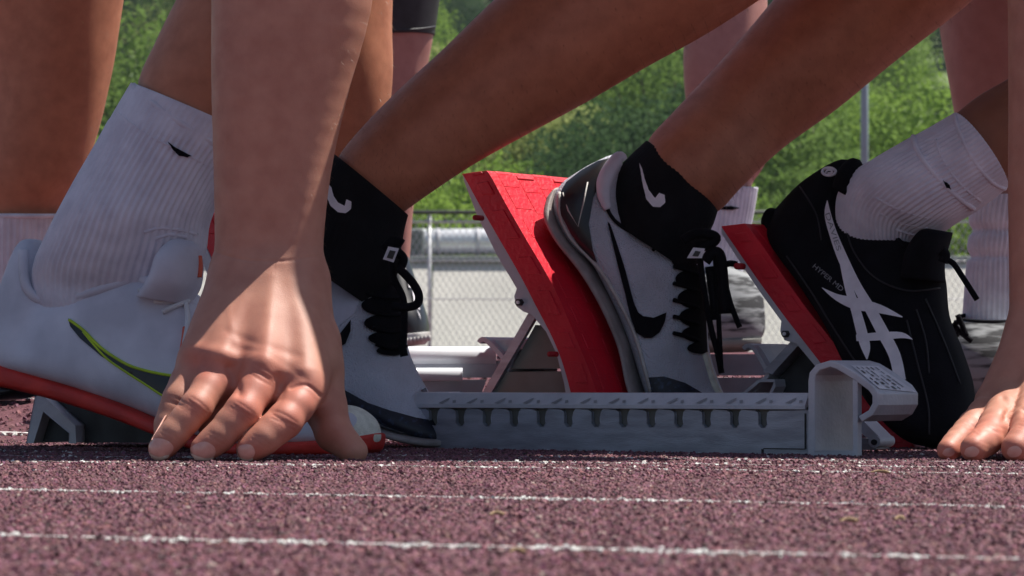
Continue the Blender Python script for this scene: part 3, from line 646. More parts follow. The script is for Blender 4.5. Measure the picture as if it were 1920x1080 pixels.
legN = limb([(625, 313, 740, 408, 2.47), (644, 281, 761, 393, 2.47), (695, 225, 812, 358, 2.47), (765, 156, 888, 308, 2.475), (840, 85, 985, 252, 2.48), (920, 5, 1100, 190, 2.485), (1020, -90, 1220, 122, 2.49), (1150, -200, 1340, 55, 2.49), (1330, -330, 1490, -40, 2.49), (1500, -400, 1600, -100, 2.49)], .95, n=48)
legF = limb([(1208, 283, 1323, 400, 2.575), (1222, 254, 1350, 392, 2.578), (1270, 206, 1395, 346, 2.585), (1330, 142, 1470, 276, 2.605), (1395, 66, 1570, 202, 2.61), (1452, -5, 1670, 120, 2.615), (1530, -100, 1790, 30, 2.62), (1640, -210, 1900, -60, 2.62), (1790, -330, 2000, -120, 2.62)], .95, n=48)
b_ = MB().add(*legN); b_.add(*legF); body2 = b_.build('body', M['skin_b'], p2)
upper(p2, (.18, 3.06, .80), (.62, 3.06, .62), (.84, 3.0, .58), [([(.37, 2.49, .42), (.54, 2.52, .50), (.46, 2.86, .70), (.16, 3.0, .78)], [.06, .065, .085, .10]), ([(.40, 2.62, .42), (.64, 2.74, .50), (.48, 3.0, .72), (.18, 3.06, .80)], [.06, .065, .085, .10])])
hairs(body2, p2, 4500, .0065, .000034, M['hair_dark'], cond=lambda x, y: not (x < 790 and y > 275+(x-628)*.825) and not (1150 < x < 1370 and y > 245+(x-1212)*.99))

# ---- runner in the black shoe
p3 = thing('person', 'runner with white ribbed sock and black shoe with crossed white stripes on right red pedal', 'person', tuple(W(1780, 842, 2.40)))
dK = lambda x: dd(x, 1440, 2.56, 1830, 2.38)
uk = [(1443, 425, 1462, 386, .010), (1448, 452, 1520, 334, .026), (1470, 486, 1592, 300, .032), (1500, 525, 1600, 372, .034), (1530, 570, 1640, 420, .036), (1560, 620, 1706, 450, .038),
      (1590, 680, 1762, 500, .042), (1625, 740, 1775, 590, .046), (1664, 790, 1798, 650, .049), (1705, 825, 1818, 712, .049), (1745, 838, 1824, 765, .042), (1790, 842, 1822, 805, .026), (1812, 840, 1820, 825, .012)]
shK = piece(p3, 'shoe', loft([(a, b, c, d, dK((a+c)/2), w*1.06) for a, b, c, d, w in uk], 72, 6, NV, (4.2, 2.2), .30), M['black']); bK = bvh(shK)
piece(shK, 'heel_tab', loft([(1562, 350, 1600, 372, 2.47, .014), (1572, 322, 1612, 338, 2.47, .018), (1588, 302, 1616, 312, 2.47, .014), (1600, 296, 1612, 300, 2.47, .006)], 28, 5, NV), M['black'])
piece(shK, 'tongue', loft([(1690, 520, 1772, 530, 2.43, .024), (1700, 470, 1770, 492, 2.43, .024), (1722, 436, 1782, 448, 2.43, .021), (1738, 428, 1786, 436, 2.43, .012)], 32, 5, NV), M['black'])
piece(shK, 'heel_bumper', loft([(1436, 425, 1450, 390, 2.56, .022), (1444, 452, 1466, 402, 2.56, .03), (1462, 485, 1480, 455, 2.55, .032)], 28, 5, NV, 2.6), M['black'])
rim(shK, bK, [(1572, 372), (1580, 398), (1620, 422), (1668, 438), (1700, 466)], .0016, M['black'])
for bd in ([(1551, 376, 1), (1552, 402, 12), (1563, 440, 15), (1582, 488, 19), (1606, 535, 17), (1632, 580, 20), (1656, 625, 22), (1678, 668, 22), (1688, 714, 22)],
           [(1578, 488, 8), (1592, 540, 15), (1606, 585, 18), (1618, 630, 20), (1624, 654, 16), (1626, 674, 2)],
           [(1542, 540, 1), (1570, 558, 12), (1605, 570, 22), (1650, 580, 16), (1692, 595, 2)],
           [(1606, 634, 12), (1650, 631, 15), (1690, 629, 11), (1711, 637, 1)]):
    piece(shK, 'stripe', decal(bK, band(bd), .0010, 7), M['print_w'])
ring = disc(1555, 323, 13, 20, 8); inn = disc(1556, 323, 8, 20, 4.4)
piece(shK, 'emblem', surf_line([bK, bvh(shK.children[0])], disc(1555, 323, 12, 18, 7)+[(1567, 323)], .0012, 0, .0012), M['print_w'])
piece(shK, 'emblem', surf_line([bK], [(1549, 325), (1553, 320), (1560, 321), (1560, 325), (1553, 326)], .0009, 3, .0012), M['print_w'])
def text_on(bvs, s, p0, p1_, size, m, parent, name='lettering', off=.0016, flip=1):
    cu = bpy.data.curves.new('t', 'FONT'); cu.body = s; cu.size = 1; to = bpy.data.objects.new('t', cu); COL.objects.link(to)
    dg = bpy.context.evaluated_depsgraph_get(); dg.update(); me = to.evaluated_get(dg).to_mesh()
    vs = np.array([v.co for v in me.vertices]); fs = [tuple(p.vertices) for p in me.polygons]
    to.evaluated_get(dg).to_mesh_clear(); bpy.data.objects.remove(to); bpy.data.curves.remove(cu)
    a = np.array(p0, float); b = np.array(p1_, float); L = np.linalg.norm(b-a); T = (b-a)/L; Nn = np.array((T[1], -T[0]))*flip
    vs[:, 0] -= vs[:, 0].min(); sx = L/vs[:, 0].max()
    pts = a+np.outer(vs[:, 0]*sx, T)+np.outer(vs[:, 1]*size, Nn)
    return mk(name, [hit(bvs, p[0], p[1], off) for p in pts], fs, M[m], parent)
M['seam'] = mat('charcoal_seam', (.018, .018, .022), rough=.7)
for ln in ([(1585, 420), (1600, 470), (1640, 520), (1700, 545), (1762, 540)], [(1475, 480), (1520, 545), (1560, 610), (1600, 672), (1640, 728)], [(1700, 600), (1720, 680), (1740, 760), (1742, 815)], [(1500, 350), (1530, 400), (1540, 450)], [(1735, 560), (1770, 640), (1800, 720)], [(1718, 580), (1736, 640), (1742, 700)]):
    piece(shK, 'seam', surf_line(bK, ln, .0007, 6, .0004), M['seam'])
text_on(bK, 'DAVIES', (1547, 402), (1570, 472), 13, 'print_g', shK)
text_on(bK, 'HYPER MD', (1524, 502), (1578, 548), 13, 'print_g', shK)
sK = [(1590, 520, 1690, 590, 2.49, .014), (1572, 440, 1725, 520, 2.485, .021), (1570, 372, 1722, 462, 2.475, .027), (1596, 328, 1752, 446, 2.465, .034), (1640, 298, 1792, 418, 2.46, .0375), (1702, 262, 1832, 394, 2.46, .039), (1742, 240, 1858, 376, 2.46, .041), (1790, 212, 1888, 352, 2.46, .043)]
skK = piece(p3, 'sock', loft(sK, 288, 12, (0, 1, 0), 2, rib=(60, .0008), ribfn=lambda q: 1. if q < .72 else .5), M['sock_w']); bkK = bvh(skK)
piece(skK, 'cuff', surf_line(bkK, [(1712, 256), (1722, 285), (1750, 325), (1790, 365), (1826, 392)], .0022, 6, -.0006), M['sock_w'])
piece(skK, 'cuff', surf_line(bkK, [(1790, 216), (1800, 250), (1825, 300), (1858, 340), (1884, 354)], .0020, 6, -.0006), M['sock_w'])
for pts in ([(1650, 400), (1690, 418), (1740, 428)], [(1640, 370), (1690, 395), (1745, 410)], [(1680, 430), (1715, 440), (1750, 432)], [(1755, 262), (1768, 300), (1800, 345), (1840, 378)]):
    piece(skK, 'fold', surf_line(bkK, pts, .0013, 5, -.0005), M['sock_w'])
piece(skK, 'emblem', decal(bkK, [(1768, 338), (1780, 346), (1783, 355), (1774, 352)], .0012, 3), M['black'])
legK = limb([(1770, 232, 1860, 372, 2.46), (1792, 214, 1884, 352, 2.46), (1836, 182, 1930, 318, 2.46), (1900, 145, 2010, 280, 2.465), (2000, 80, 2120, 240, 2.47), (2150, -20, 2260, 170, 2.47)], .92, n=40)
piece(p3, 'body', legK, M['skin_c'])
upper(p3, (.44, 2.66, .82), (1.0, 2.52, .62), (1.2, 2.5, .58))
laces(shK, bK, [], [([(1762, 482), (1785, 492), (1802, 515), (1832, 562)], 2.40, .0022), ([(1765, 470), (1772, 478), (1768, 492)], 2.40, .004)])

# ============================================================ starting block of the middle runner
def bp(px, d): return Plane(px, d)
blk = thing('starting_block', 'grey starting block with notched centre rail and large red pedal in the middle', 'starting block', tuple(W(1200, 848, 2.32)))
rp = Plane(1520, 2.225)
def on_rail(p): return piece(blk, *p)
bot = [(1518, 854), (1440, 852), (1200, 848), (1000, 844), (780, 840)]
top = []
x = 792
tp = [(780, 766)]
while x < 1440:
    k = (x-780)/740; pit = 50.2+3.2*k; y0 = 766+k*4
    tp += [(x+6, y0), (x+11, y0+5), (x+13, y0+16), (x+13, y0+26), (x+18, y0+32), (x+25, y0+32), (x+29, y0+26), (x+28, y0+16), (x+30, y0+5), (x+34, y0)]
    x += pit
tp += [(1518, 770)]
side = bevel(piece(blk, 'side_plate', extrude(rp, tp[::1]+bot, .003), M['alu'], smooth=False), .0006)
piece(blk, 'notch_shade_plate', extrude(rp, [(770, 763), (1518, 768), (1518, 850), (770, 838)], .004, .0042), M['panel'], smooth=False)  # darker grey than the rail, painting the shade inside its notches
far = extrude(rp, [(775, 764), (1518, 768), (1518, 850), (775, 838)], .003, .062); piece(blk, 'side_plate', far, M['alu'], smooth=False)
# top cover: folded channel running along the rail
def along(p0, p1_, prof):               # prof: (back, up) offsets, swept between two points
    a, b = np.array(p0), np.array(p1_); V = []
    for q in (a, b):
        for (w, u) in prof: V.append(q+EW*w+np.array((0, 0, u)))
    n = len(prof); return V, [(i, (i+1) % n, n+(i+1) % n, n+i) for i in range(n)]+[tuple(range(n)), tuple(range(n, 2*n))[::-1]]
a0 = rp.at(776, 765); a1 = rp.at(1512, 768.5)
bevel(piece(blk, 'top_cover', along(a0, a1, [(-.0012, 0), (-.0012, .0030), (.004, .0115), (.059, .0115), (.066, 0), (.062, -.001), (.057, .0085), (.006, .0085)]), M['paint'], smooth=False), .0006)
cbv = bvh(blk.children[-1])
for i in range(14):                       # ruler ticks printed along the cover
    xx = 822+i*(52+.18*i)
    if xx < 1500:
        piece(blk, 'scale_mark', decal(cbv, [(xx, 756), (xx+16, 748), (xx+22, 746), (xx+20, 750), (xx+8, 757)], .0005, 5), M['print_g'])
        piece(blk, 'scale_mark', decal(cbv, [(xx+27, 751), (xx+33, 750), (xx+33, 755), (xx+27, 756)], .0005, 5), M['print_g'])
piece(blk, 'end_seam', extrude(rp, [(1428, 842), (1432, 842), (1432, 853), (1428, 853)], .002, -.0005), M['aluk'], smooth=False)
piece(blk, 'end_seam', extrude(rp, [(1432, 840), (1510, 841), (1510, 843), (1432, 842)], .002, -.0005), M['aluk'], smooth=False)
piece(blk, 'end_seam', extrude(rp, [(1509, 775), (1512, 775), (1512, 842), (1509, 842)], .002, -.0005), M['aluk'], smooth=False)
# folded end bracket with its sticker
cp = Plane(1520, 2.212)
bracket = bevel(piece(blk, 'end_bracket', extrude(cp, thick([(1521, 856), (1521, 800), (1521, 715), (1523, 701), (1533, 689), (1556, 682), (1572, 687), (1600, 704), (1632, 727), (1641, 740), (1641, 758), (1632, 774), (1612, 786)], 12.5), .058), M['paint'], smooth=False), .0008)
bevel(piece(blk, 'bracket_wall', extrude(cp, [(1599, 712), (1607, 716), (1607, 854), (1599, 854)], .006, .0003), M['paint'], smooth=False), .0005)
bevel(piece(blk, 'bracket_foot', extrude(cp, [(1527, 846), (1599, 846), (1599, 854), (1527, 855)], .0060, .0006), M['paint'], smooth=False), .0005)
bv_ = bvh(bracket)
stk = piece(bracket, 'sticker', decal(bv_, [(1596, 686), (1646, 687), (1718, 736), (1648, 729)], .0006, 7), M['print_w'])
for r_ in range(5):
    for c_ in range(6):
        if random.random() < .86:
            u0 = .06+c_*.155; v0 = .10+r_*.17; u1 = u0+.09+.055*random.random(); v1 = v0+.03+.05*random.random()
            def q(u, v):
                A_, B_, C_, D_ = np.array((1596, 686)), np.array((1646, 687)), np.array((1718, 736)), np.array((1648, 729))
                return tuple(A_*(1-u)*(1-v)+B_*(1-u)*v+C_*u*v+D_*u*(1-v))
            piece(bracket, 'sticker_print', decal(bv_, [q(u0, v0), q(u1, v0), q(u1, v1), q(u0, v1)], .0010, 6), M['blackg' if random.random() < .5 else 'print_g'])

def pedal(owner, pl, outer, inner, plate, width, bolts, slots=True, pin=None):
    """outer: rear edge of the rubber pad (pad/plate boundary), inner: front ridge of its near side"""
    po = crom(outer, 4); pi = crom(inner, 4)
    pad = piece(owner, 'pedal_pad', extrude(pl, [tuple(p) for p in po]+[tuple(p) for p in pi[::-1]], width), M['red'], smooth=False)
    bevel(pad, .0022, 4); pad.data.polygons.foreach_set('use_smooth', [True]*len(pad.data.polygons))
    pad.modifiers.new('wn', 'WEIGHTED_NORMAL')
    pt = piece(owner, 'pedal_plate', extrude(pl, plate+[tuple(p) for p in po[::-1]], .0032, .0005), M['paint'], smooth=False); bevel(pt, .0006)
    piece(owner, 'pedal_plate', extrude(pl, plate+[tuple(p) for p in po[::-1]], .0032, width-.004), M['paint'], smooth=False)
    # raised tread tiles on the face of the pad
    n = len(pi)
    tiles = 11
    for i in range(tiles):
        a = pi[int((i+.12)/tiles*(n-1))]; b = pi[int((i+.88)/tiles*(n-1))+0]
        if abs(a[1]-b[1]) < 5: b = pi[min(n-1, int((i+1)/tiles*(n-1)))]
        A, B = pl.at(*a), pl.at(*b); T = (B-A); T /= np.linalg.norm(T); nrm = np.cross(T, pl.e); nrm *= np.sign(nrm[2])
        for j in range(5):
            w0 = .010+j*(width-.02)/5; w1 = w0+(width-.02)/5-.0022; sk = .004*(j % 2)
            P = [A+pl.e*w0+T*sk, B+pl.e*w0+T*sk, B+pl.e*w1+T*sk, A+pl.e*w1+T*sk]
            V = [p-nrm*.001 for p in P]+[p*1.+nrm*.00035+(sum(P)/4-p)*.10 for p in P]
            piece(pad, 'tread_tile', (V, [(4, 5, 6, 7), (0, 1, 5, 4), (1, 2, 6, 5), (2, 3, 7, 6), (3, 0, 4, 7)]), M['red'], smooth=False)
    if slots:                            # shallow grip tiles along the near side
        for i in range(8):
            t0, t1 = (i+.12)/8, (i+.72)/8
            a, b = po[int(t0*(len(po)-1))], po[int(t1*(len(po)-1))]; c, d = pi[int(t1*(len(pi)-1))], pi[int(t0*(len(pi)-1))]
            l = lambda p, q, k: (p[0]*(1-k)+q[0]*k, p[1]*(1-k)+q[1]*k)
            if abs(a[1]-b[1]) < 6: continue
            bevel(piece(pad, 'grip_tile', extrude(pl, [l(a, d, .32), l(b, c, .32), l(b, c, .80), l(a, d, .80)], .003, -.0009), M['red'], smooth=False), .0006)
    for (x_, y_) in bolts:
        bo = piece(owner, 'bolt', extrude(pl, disc(x_, y_, 7, 6), .004, -.0025), M['aluk'], smooth=False)
        piece(bo, 'bolt_socket', extrude(pl, disc(x_, y_, 3.4, 8), .0012, -.0034), M['alub'], smooth=False)
    return pad
pp = Plane(1071, 2.50)
pedal(blk, pp, [(866, 326), (874, 338), (898, 382), (936, 448), (975, 516), (1004, 572), (1037, 636), (1057, 688), (1072, 745), (1080, 790)],
      [(912, 320), (920, 330), (945, 376), (985, 446), (1025, 514), (1055, 575), (1082, 640), (1104, 694), (1120, 745), (1128, 790)],
      [(870, 342), (893, 402), (931, 479), (968, 541), (963, 556), (967, 574), (980, 584), (996, 590), (1023, 622), (1042, 662), (1057, 720), (1068, 790)], .150, [(975, 567)])
# its stand
pb = Plane(1000, 2.535)
bevel(piece(blk, 'strut', extrude(pb, [(992, 586), (1006, 590), (918, 742), (902, 742)], .004), M['alu'], smooth=False), .0005)
bevel(piece(blk, 'stand_panel', extrude(pb, [(996, 610), (1040, 610), (1062, 690), (952, 690)], .09, .006), M['panel'], smooth=False), .0005)
bevel(piece(blk, 'stand_panel', extrude(pb, [(946, 697), (1064, 697), (1074, 742), (918, 742)], .10, .003), M['panel'], smooth=False), .0005)
hk = extrude(pb, thick([(892, 642), (898, 636), (908, 640), (922, 654), (938, 672), (944, 688), (938, 704), (922, 742)], 9, 3), .07, .004)
bevel(piece(blk, 'hook', hk, M['paint'], smooth=False), .0006)
piece(blk, 'hook_arm', extrude(pb, [(898, 637), (1000, 636), (985, 650), (935, 660)], .05, .01), M['paint'], smooth=False)
for (x_, y_, dz) in ((890, 408, 2.50), (1030, 664, 2.49)):
    piece(blk, 'red_pin', (lambda c: tube([c, c+EW*.01], .0022, 10))(W(x_, y_, dz)), M['redgroove'])
# near-side pedal, only a sliver visible between sock and forearm
pn = Plane(400, 2.56)
pedal(blk, pn, [(350, 392), (375, 440), (420, 540), (455, 620), (480, 700), (495, 770)], [(395, 388), (420, 436), (465, 536), (500, 616), (525, 696), (540, 770)],
      [(345, 400), (360, 450), (405, 555), (440, 640), (465, 710), (480, 770)], .10, [(440, 600)])
# cross bars behind, near-white to stand for sun on aluminium
def rod(pl, x0, x1, y, r, m, name, parent, back=0., ys=1.):
    a, b = pl.at(x0, y, back), pl.at(x1, y, back); v, f = tube([a, a*.5+b*.5, b], r, 16); return piece(parent, name, (v, f), m)
pr = Plane(850, 2.66, np.array((0, 1., 0)))
rod(pr, 560, 930, 668, .0082, M['bar'], 'cross_bar', blk); rod(pr, 560, 868, 702, .0055, M['bar'], 'cross_bar', blk, -.02)
piece(blk, 'cross_bar_foot', extrude(pr, [(700, 712), (912, 712), (900, 745), (700, 745)], .03, -.01), M['slate'], smooth=False)
piece(blk, 'cross_bar_foot', extrude(pr, [(600, 676), (945, 676), (950, 708), (600, 708)], .02, -.005), M['slate'], smooth=False)
pr2 = Plane(1400, 2.72, np.array((0, 1., 0)))
piece(blk, 'cross_bar_foot', extrude(pr2, [(1240, 664), (1500, 664), (1510, 704), (1240, 704)], .03), M['slate'], smooth=False)
piece(blk, 'cross_bar_foot', extrude(pr2, [(1240, 708), (1500, 708), (1500, 748), (1240, 748)], .03, -.01), M['slate'], smooth=False)

# ---- block of the runner in the black shoe
blk3 = thing('starting_block', 'starting block with red pedal under the black striped shoe', 'starting block', tuple(W(1640, 840, 2.42)))
p3p = Plane(1540, 2.47)
pedal(blk3, p3p, [(1352, 424), (1358, 434), (1380, 466), (1420, 524), (1465, 586), (1502, 634), (1545, 690), (1600, 764), (1640, 815), (1662, 846)],
      [(1396, 419), (1404, 428), (1430, 462), (1470, 520), (1515, 582), (1552, 628), (1595, 684), (1650, 757), (1692, 810), (1718, 842)],
      [(1352, 438), (1400, 512), (1430, 556), (1464, 602), (1462, 622), (1470, 638), (1492, 644), (1534, 694), (1590, 772), (1634, 828), (1652, 848)], .125, [(1474, 626)])
p3b = Plane(1480, 2.50)
bevel(piece(blk3, 'strut', extrude(p3b, [(1488, 636), (1502, 640), (1448, 702), (1432, 696)], .05), M['alu'], smooth=False), .0005)
bevel(piece(blk3, 'stand_panel', extrude(p3b, [(1502, 650), (1522, 690), (1530, 745), (1440, 745), (1446, 708)], .06, .012), M['aluk'], smooth=False), .0005)  # near-black sheet stands for the shade in the gap by the strut
bevel(piece(blk3, 'hook', extrude(p3b, thick([(1388, 654), (1396, 648), (1408, 654), (1424, 680), (1434, 700), (1426, 712), (1398, 742)], 8, 3), .06, .004), M['paint'], smooth=False), .0005)
piece(blk3, 'hook_arm', extrude(p3b, [(1396, 648), (1490, 646), (1440, 696), (1428, 680), (1410, 655)], .04, .012), M['alub'], smooth=False)
bevel(piece(blk3, 'foot_loop', extrude(p3b, thick([(1400, 738), (1428, 714), (1456, 714), (1456, 724), (1446, 745)], 6), .04, -.004), M['paint'], smooth=False), .0004)
p3h = Plane(1640, 2.30)
bevel(piece(blk3, 'hinge_arm', extrude(p3h, [(1600, 786), (1612, 784), (1648, 820), (1640, 830), (1600, 800)], .02), M['paint'], smooth=False), .0005)
bevel(piece(blk3, 'hinge_foot', extrude(p3h, [(1600, 822), (1634, 824), (1640, 842), (1600, 844)], .02, .001), M['alu'], smooth=False), .0005)
hr = bevel(piece(blk3, 'hinge', extrude(p3h, disc(1641, 828, 11), .022, -.001), M['paint'], smooth=False), .0005)
piece(hr, 'hinge_hole', extrude(p3h, disc(1641, 829, 5.5, 12), .002, -.0022), M['aluk'], smooth=False)
piece(blk3, 'red_pin', (lambda c: tube([c, c+EW*.01], .0026, 10))(W(1381, 499, 2.48)), M['redgroove'])

# ---- block at the left under the white shoe
blk1 = thing('starting_block', 'starting block with grey angled metal foot under the white shoe at left', 'starting block', tuple(W(150, 828, 2.42)))
p1b = Plane(100, 2.45)
bevel(piece(blk1, 'angled_foot', extrude(p1b, [(50, 830), (66, 744), (74, 738), (84, 744), (142, 798), (142, 830), (130, 830), (130, 812), (82, 772), (62, 830)], .05), M['paint'], smooth=False), .0006)
bevel(piece(blk1, 'base_plate', extrude(p1b, [(84, 742), (200, 756), (360, 800), (520, 815), (520, 830), (146, 830), (146, 796)], .10, .008), M['aluk'], smooth=False), .0005)
piece(blk1, 'foot_shade_fill', extrude(p1b, [(82, 776), (128, 814), (128, 829), (66, 829)], .04, .008), M['aluk'], smooth=False)  # near-black fill paints the shade inside the angled foot

# ============================================================ people standing or crouching behind
def sock_on(p, secs, m='sock_w', rib=40, amp=.0006, sub=8): return piece(p, 'sock', limb(secs, .95, n=200, sub=sub, rib=(rib, amp)), M[m])
p5 = thing('person', 'bare tan legs behind the white shoe and forearm, leftmost in a low white sock', 'person', tuple(W(20, 745, 3.2)))
b_ = MB().add(*limb([(-30, 470, 88, 470, 3.2), (-38, 410, 100, 410, 3.2), (-40, 340, 148, 345, 3.2), (-32, 250, 182, 250, 3.2), (-26, 150, 206, 150, 3.2), (-30, 60, 222, 60, 3.2), (-40, -60, 240, -60, 3.2), (-40, -200, 250, -200, 3.2)], .95, n=48))
b_.add(*limb([(560, 620, 660, 620, 3.05), (555, 480, 672, 480, 3.05), (545, 380, 690, 380, 3.05), (530, 290, 712, 290, 3.05), (520, 210, 728, 210, 3.05), (515, 130, 736, 130, 3.05), (520, 40, 736, 40, 3.05), (530, -100, 740, -100, 3.05), (530, -200, 745, -200, 3.05)], .95, n=48))
b5 = b_.build('body', M['skin_b'], p5); hairs(b5, p5, 900, .006, .00005, cond=lambda x, y: y < 395)
s5 = sock_on(p5, [(-40, 620, 100, 620, 3.2), (-46, 545, 104, 545, 3.2), (-50, 480, 108, 480, 3.2), (-52, 430, 113, 430, 3.2), (-54, 404, 114, 404, 3.2)], rib=44, amp=.0009)
piece(s5, 'cuff', tube([W(31+83*math.cos(t), 404+1*math.sin(t), 3.2-.043*math.sin(t)) for t in np.linspace(0, 6.28, 40)], .0022, 8), M['sock_w'])
piece(p5, 'shoe', loft([(-120, 745, -120, 640, 3.2, .03), (-60, 748, -55, 560, 3.2, .042), (0, 748, 0, 538, 3.2, .046), (40, 746, 36, 580, 3.2, .045), (62, 738, 58, 660, 3.2, .035), (72, 725, 70, 700, 3.2, .015)], 40, 5, ex=2.6), M['black'])

p6 = thing('person', 'bare legged runner in tight black shorts and a black shoe behind the central black laces', 'person', tuple(W(765, 650, 4.4)))
piece(p6, 'body', limb([(706, 560, 760, 560, 4.4), (706, 480, 768, 480, 4.4), (702, 400, 774, 400, 4.4), (694, 300, 784, 300, 4.4), (685, 200, 794, 200, 4.4), (672, 130, 801, 130, 4.4), (655, 60, 814, 60, 4.4), (640, -40, 826, -40, 4.4), (630, -140, 840, -140, 4.4)], .95, n=48), M['skin_p'])
sh6 = piece(p6, 'shorts', limb([(648, 74, 815, 66, 4.4), (645, 50, 818, 44, 4.4), (636, -20, 828, -20, 4.4), (624, -120, 846, -120, 4.4), (610, -220, 860, -220, 4.4)], 1., n=64), M['shorts'])
piece(sh6, 'hem', surf_line(bvh(sh6), [(690, 58), (735, 57), (790, 54), (816, 50)], .0016, 4, .0), M['shorts'])
k6 = piece(p6, 'shoe', loft([(712, 478, 766, 482, 4.36, .030), (710, 520, 778, 520, 4.35, .038), (714, 560, 791, 560, 4.34, .044), (722, 600, 802, 596, 4.33, .048), (730, 632, 806, 624, 4.33, .048), (738, 642, 804, 634, 4.33, .045)], 40, 5), M['blackg'])
piece(k6, 'sole', loft([(732, 630, 806, 622, 4.33, .050), (738, 644, 806, 632, 4.33, .050), (746, 652, 798, 645, 4.33, .04)], 40, 4, ex=3), M['rubber'])
for i in range(9): piece(k6, 'stud', tube([W(748+i*7, 636-i*.9, 4.28), W(749+i*7, 646-i*.9, 4.28)], [.0032, .0016], 6), M['rubber'])
for q_ in ([(758, 500), (764, 520), (772, 540), (766, 540)], [(772, 545), (784, 565), (786, 582), (776, 572)], [(780, 580), (786, 590), (788, 600)]):
    piece(k6, 'pale_overlay', decal(bvh(k6), q_, .002, 4), M['print_w'])  # small pale patches on the black shoe

p7 = thing('person', 'pink legged runner in a white sock and streaked grey shoe behind the hanging black laces', 'person', tuple(W(1380, 662, 4.3)))
piece(p7, 'body', limb([(1346, 400, 1396, 400, 4.3), (1338, 345, 1410, 345, 4.3), (1324, 320, 1426, 322, 4.3), (1312, 280, 1440, 290, 4.3), (1288, 200, 1446, 220, 4.3), (1280, 120, 1444, 140, 4.3), (1284, 40, 1440, 40, 4.3), (1290, -60, 1440, -60, 4.3), (1290, -180, 1445, -180, 4.3)], .95, n=48), M['skin_p'])
s7 = sock_on(p7, [(1316, 560, 1390, 560, 4.3), (1318, 500, 1392, 500, 4.3), (1320, 440, 1404, 440, 4.3), (1324, 390, 1414, 390, 4.3), (1326, 352, 1420, 352, 4.3)], rib=32, amp=.0012)
piece(s7, 'emblem', decal(bvh(s7), [(1350, 388), (1370, 386), (1388, 390), (1372, 394), (1352, 393)], .002, 4), M['black'])
k7 = piece(p7, 'shoe', loft([(1322, 500, 1372, 500, 4.28, .032), (1300, 530, 1408, 520, 4.26, .042), (1296, 565, 1428, 550, 4.25, .048), (1296, 600, 1434, 590, 4.24, .050), (1304, 635, 1432, 625, 4.24, .048), (1322, 655, 1412, 652, 4.24, .040)], 44, 6, ex=2.3), M['greyshoe'])
piece(k7, 'sole', loft([(1300, 640, 1428, 634, 4.24, .050), (1306, 652, 1424, 648, 4.24, .050), (1320, 662, 1400, 660, 4.24, .040)], 40, 4, ex=3), M['panel'])

p8 = thing('person', 'runner with scrunched white sock and streaked black-collared shoe behind the right edge arm', 'person', tuple(W(1840, 740, 3.3)))
piece(p8, 'body', limb([(1842, 420, 1912, 420, 3.3), (1838, 362, 1918, 362, 3.3), (1820, 335, 1935, 335, 3.3), (1805, 280, 1945, 280, 3.3), (1790, 210, 1955, 210, 3.3), (1776, 140, 1962, 140, 3.3), (1764, 70, 1965, 70, 3.3), (1756, 0, 1968, 0, 3.3), (1750, -100, 1972, -100, 3.3), (1750, -180, 1975, -180, 3.3)], .95, n=48), M['skin_p'])
s8 = sock_on(p8, [(1806, 640, 1920, 640, 3.3), (1806, 600, 1922, 600, 3.3), (1810, 540, 1922, 540, 3.3), (1814, 495, 1920, 495, 3.3), (1822, 482, 1914, 482, 3.3), (1815, 465, 1922, 465, 3.3), (1818, 445, 1924, 445, 3.3), (1826, 432, 1918, 432, 3.3), (1818, 415, 1926, 415, 3.3), (1822, 385, 1930, 385, 3.3), (1828, 366, 1930, 366, 3.3)], rib=36, amp=.0010)
k8 = piece(p8, 'shoe', loft([(1790, 600, 1930, 606, 3.27, 0.040), (1780, 640, 1960, 640, 3.25, .05), (1776, 690, 1990, 690, 3.24, .052), (1790, 730, 2000, 735, 3.24, .052), (1830, 758, 2000, 758, 3.24, .04)], 44, 5, ex=2.4), M['greyshoe'])
piece(k8, 'collar', tube([W(1862+66*math.cos(t), 596+8*math.sin(t)+(0), 3.27-.042*math.sin(t)) for t in np.linspace(0, 6.28, 40)], .0022, 8), M['black'])
for q_ in ([(1800, 600), (1790, 610), (1792, 630), (1800, 615)], [(1795, 590), (1804, 610), (1812, 630)], [(1786, 606), (1800, 622), (1822, 640)]):
    piece(k8, 'lace', tube([W(x, y, 3.19) for x, y in q_], .0028, 7, 4), M['black'])

# ============================================================ dry bits on the track
Mdry = mat('dry_leaf', (.45, .32, .18), (.30, .20, .10), scale=120, rough=.8)
for (x, y, L, lab) in ((1650, 893, .011, 'curled dry grass blade on the track right of the bracket'), (932, 975, .006, 'small dry leaf scrap on the track in the lower middle'), (1592, 988, .007, 'pale seed husk on the track below the bracket'), (1688, 984, .004, 'tiny white chip on the track lower right'), (970, 1048, .005, 'pale flake lying by the nearest white line')):
    d = H*F/(y-HOR); c = W(x, y, d)
    pts = [c+np.array((-L/2, 0, .0022)), c+np.array((-L*.1, .002, .0028)), c+np.array((L*.25, -.001, .0026)), c+np.array((L/2, .001, .0022))]
    tag(mk('dry_leaf' if 'leaf' in lab or 'grass' in lab else 'husk', *tube(pts, [.0003, .0008, .0009, .0003], 7, 4, flat=.5), Mdry), lab, 'plant scrap')

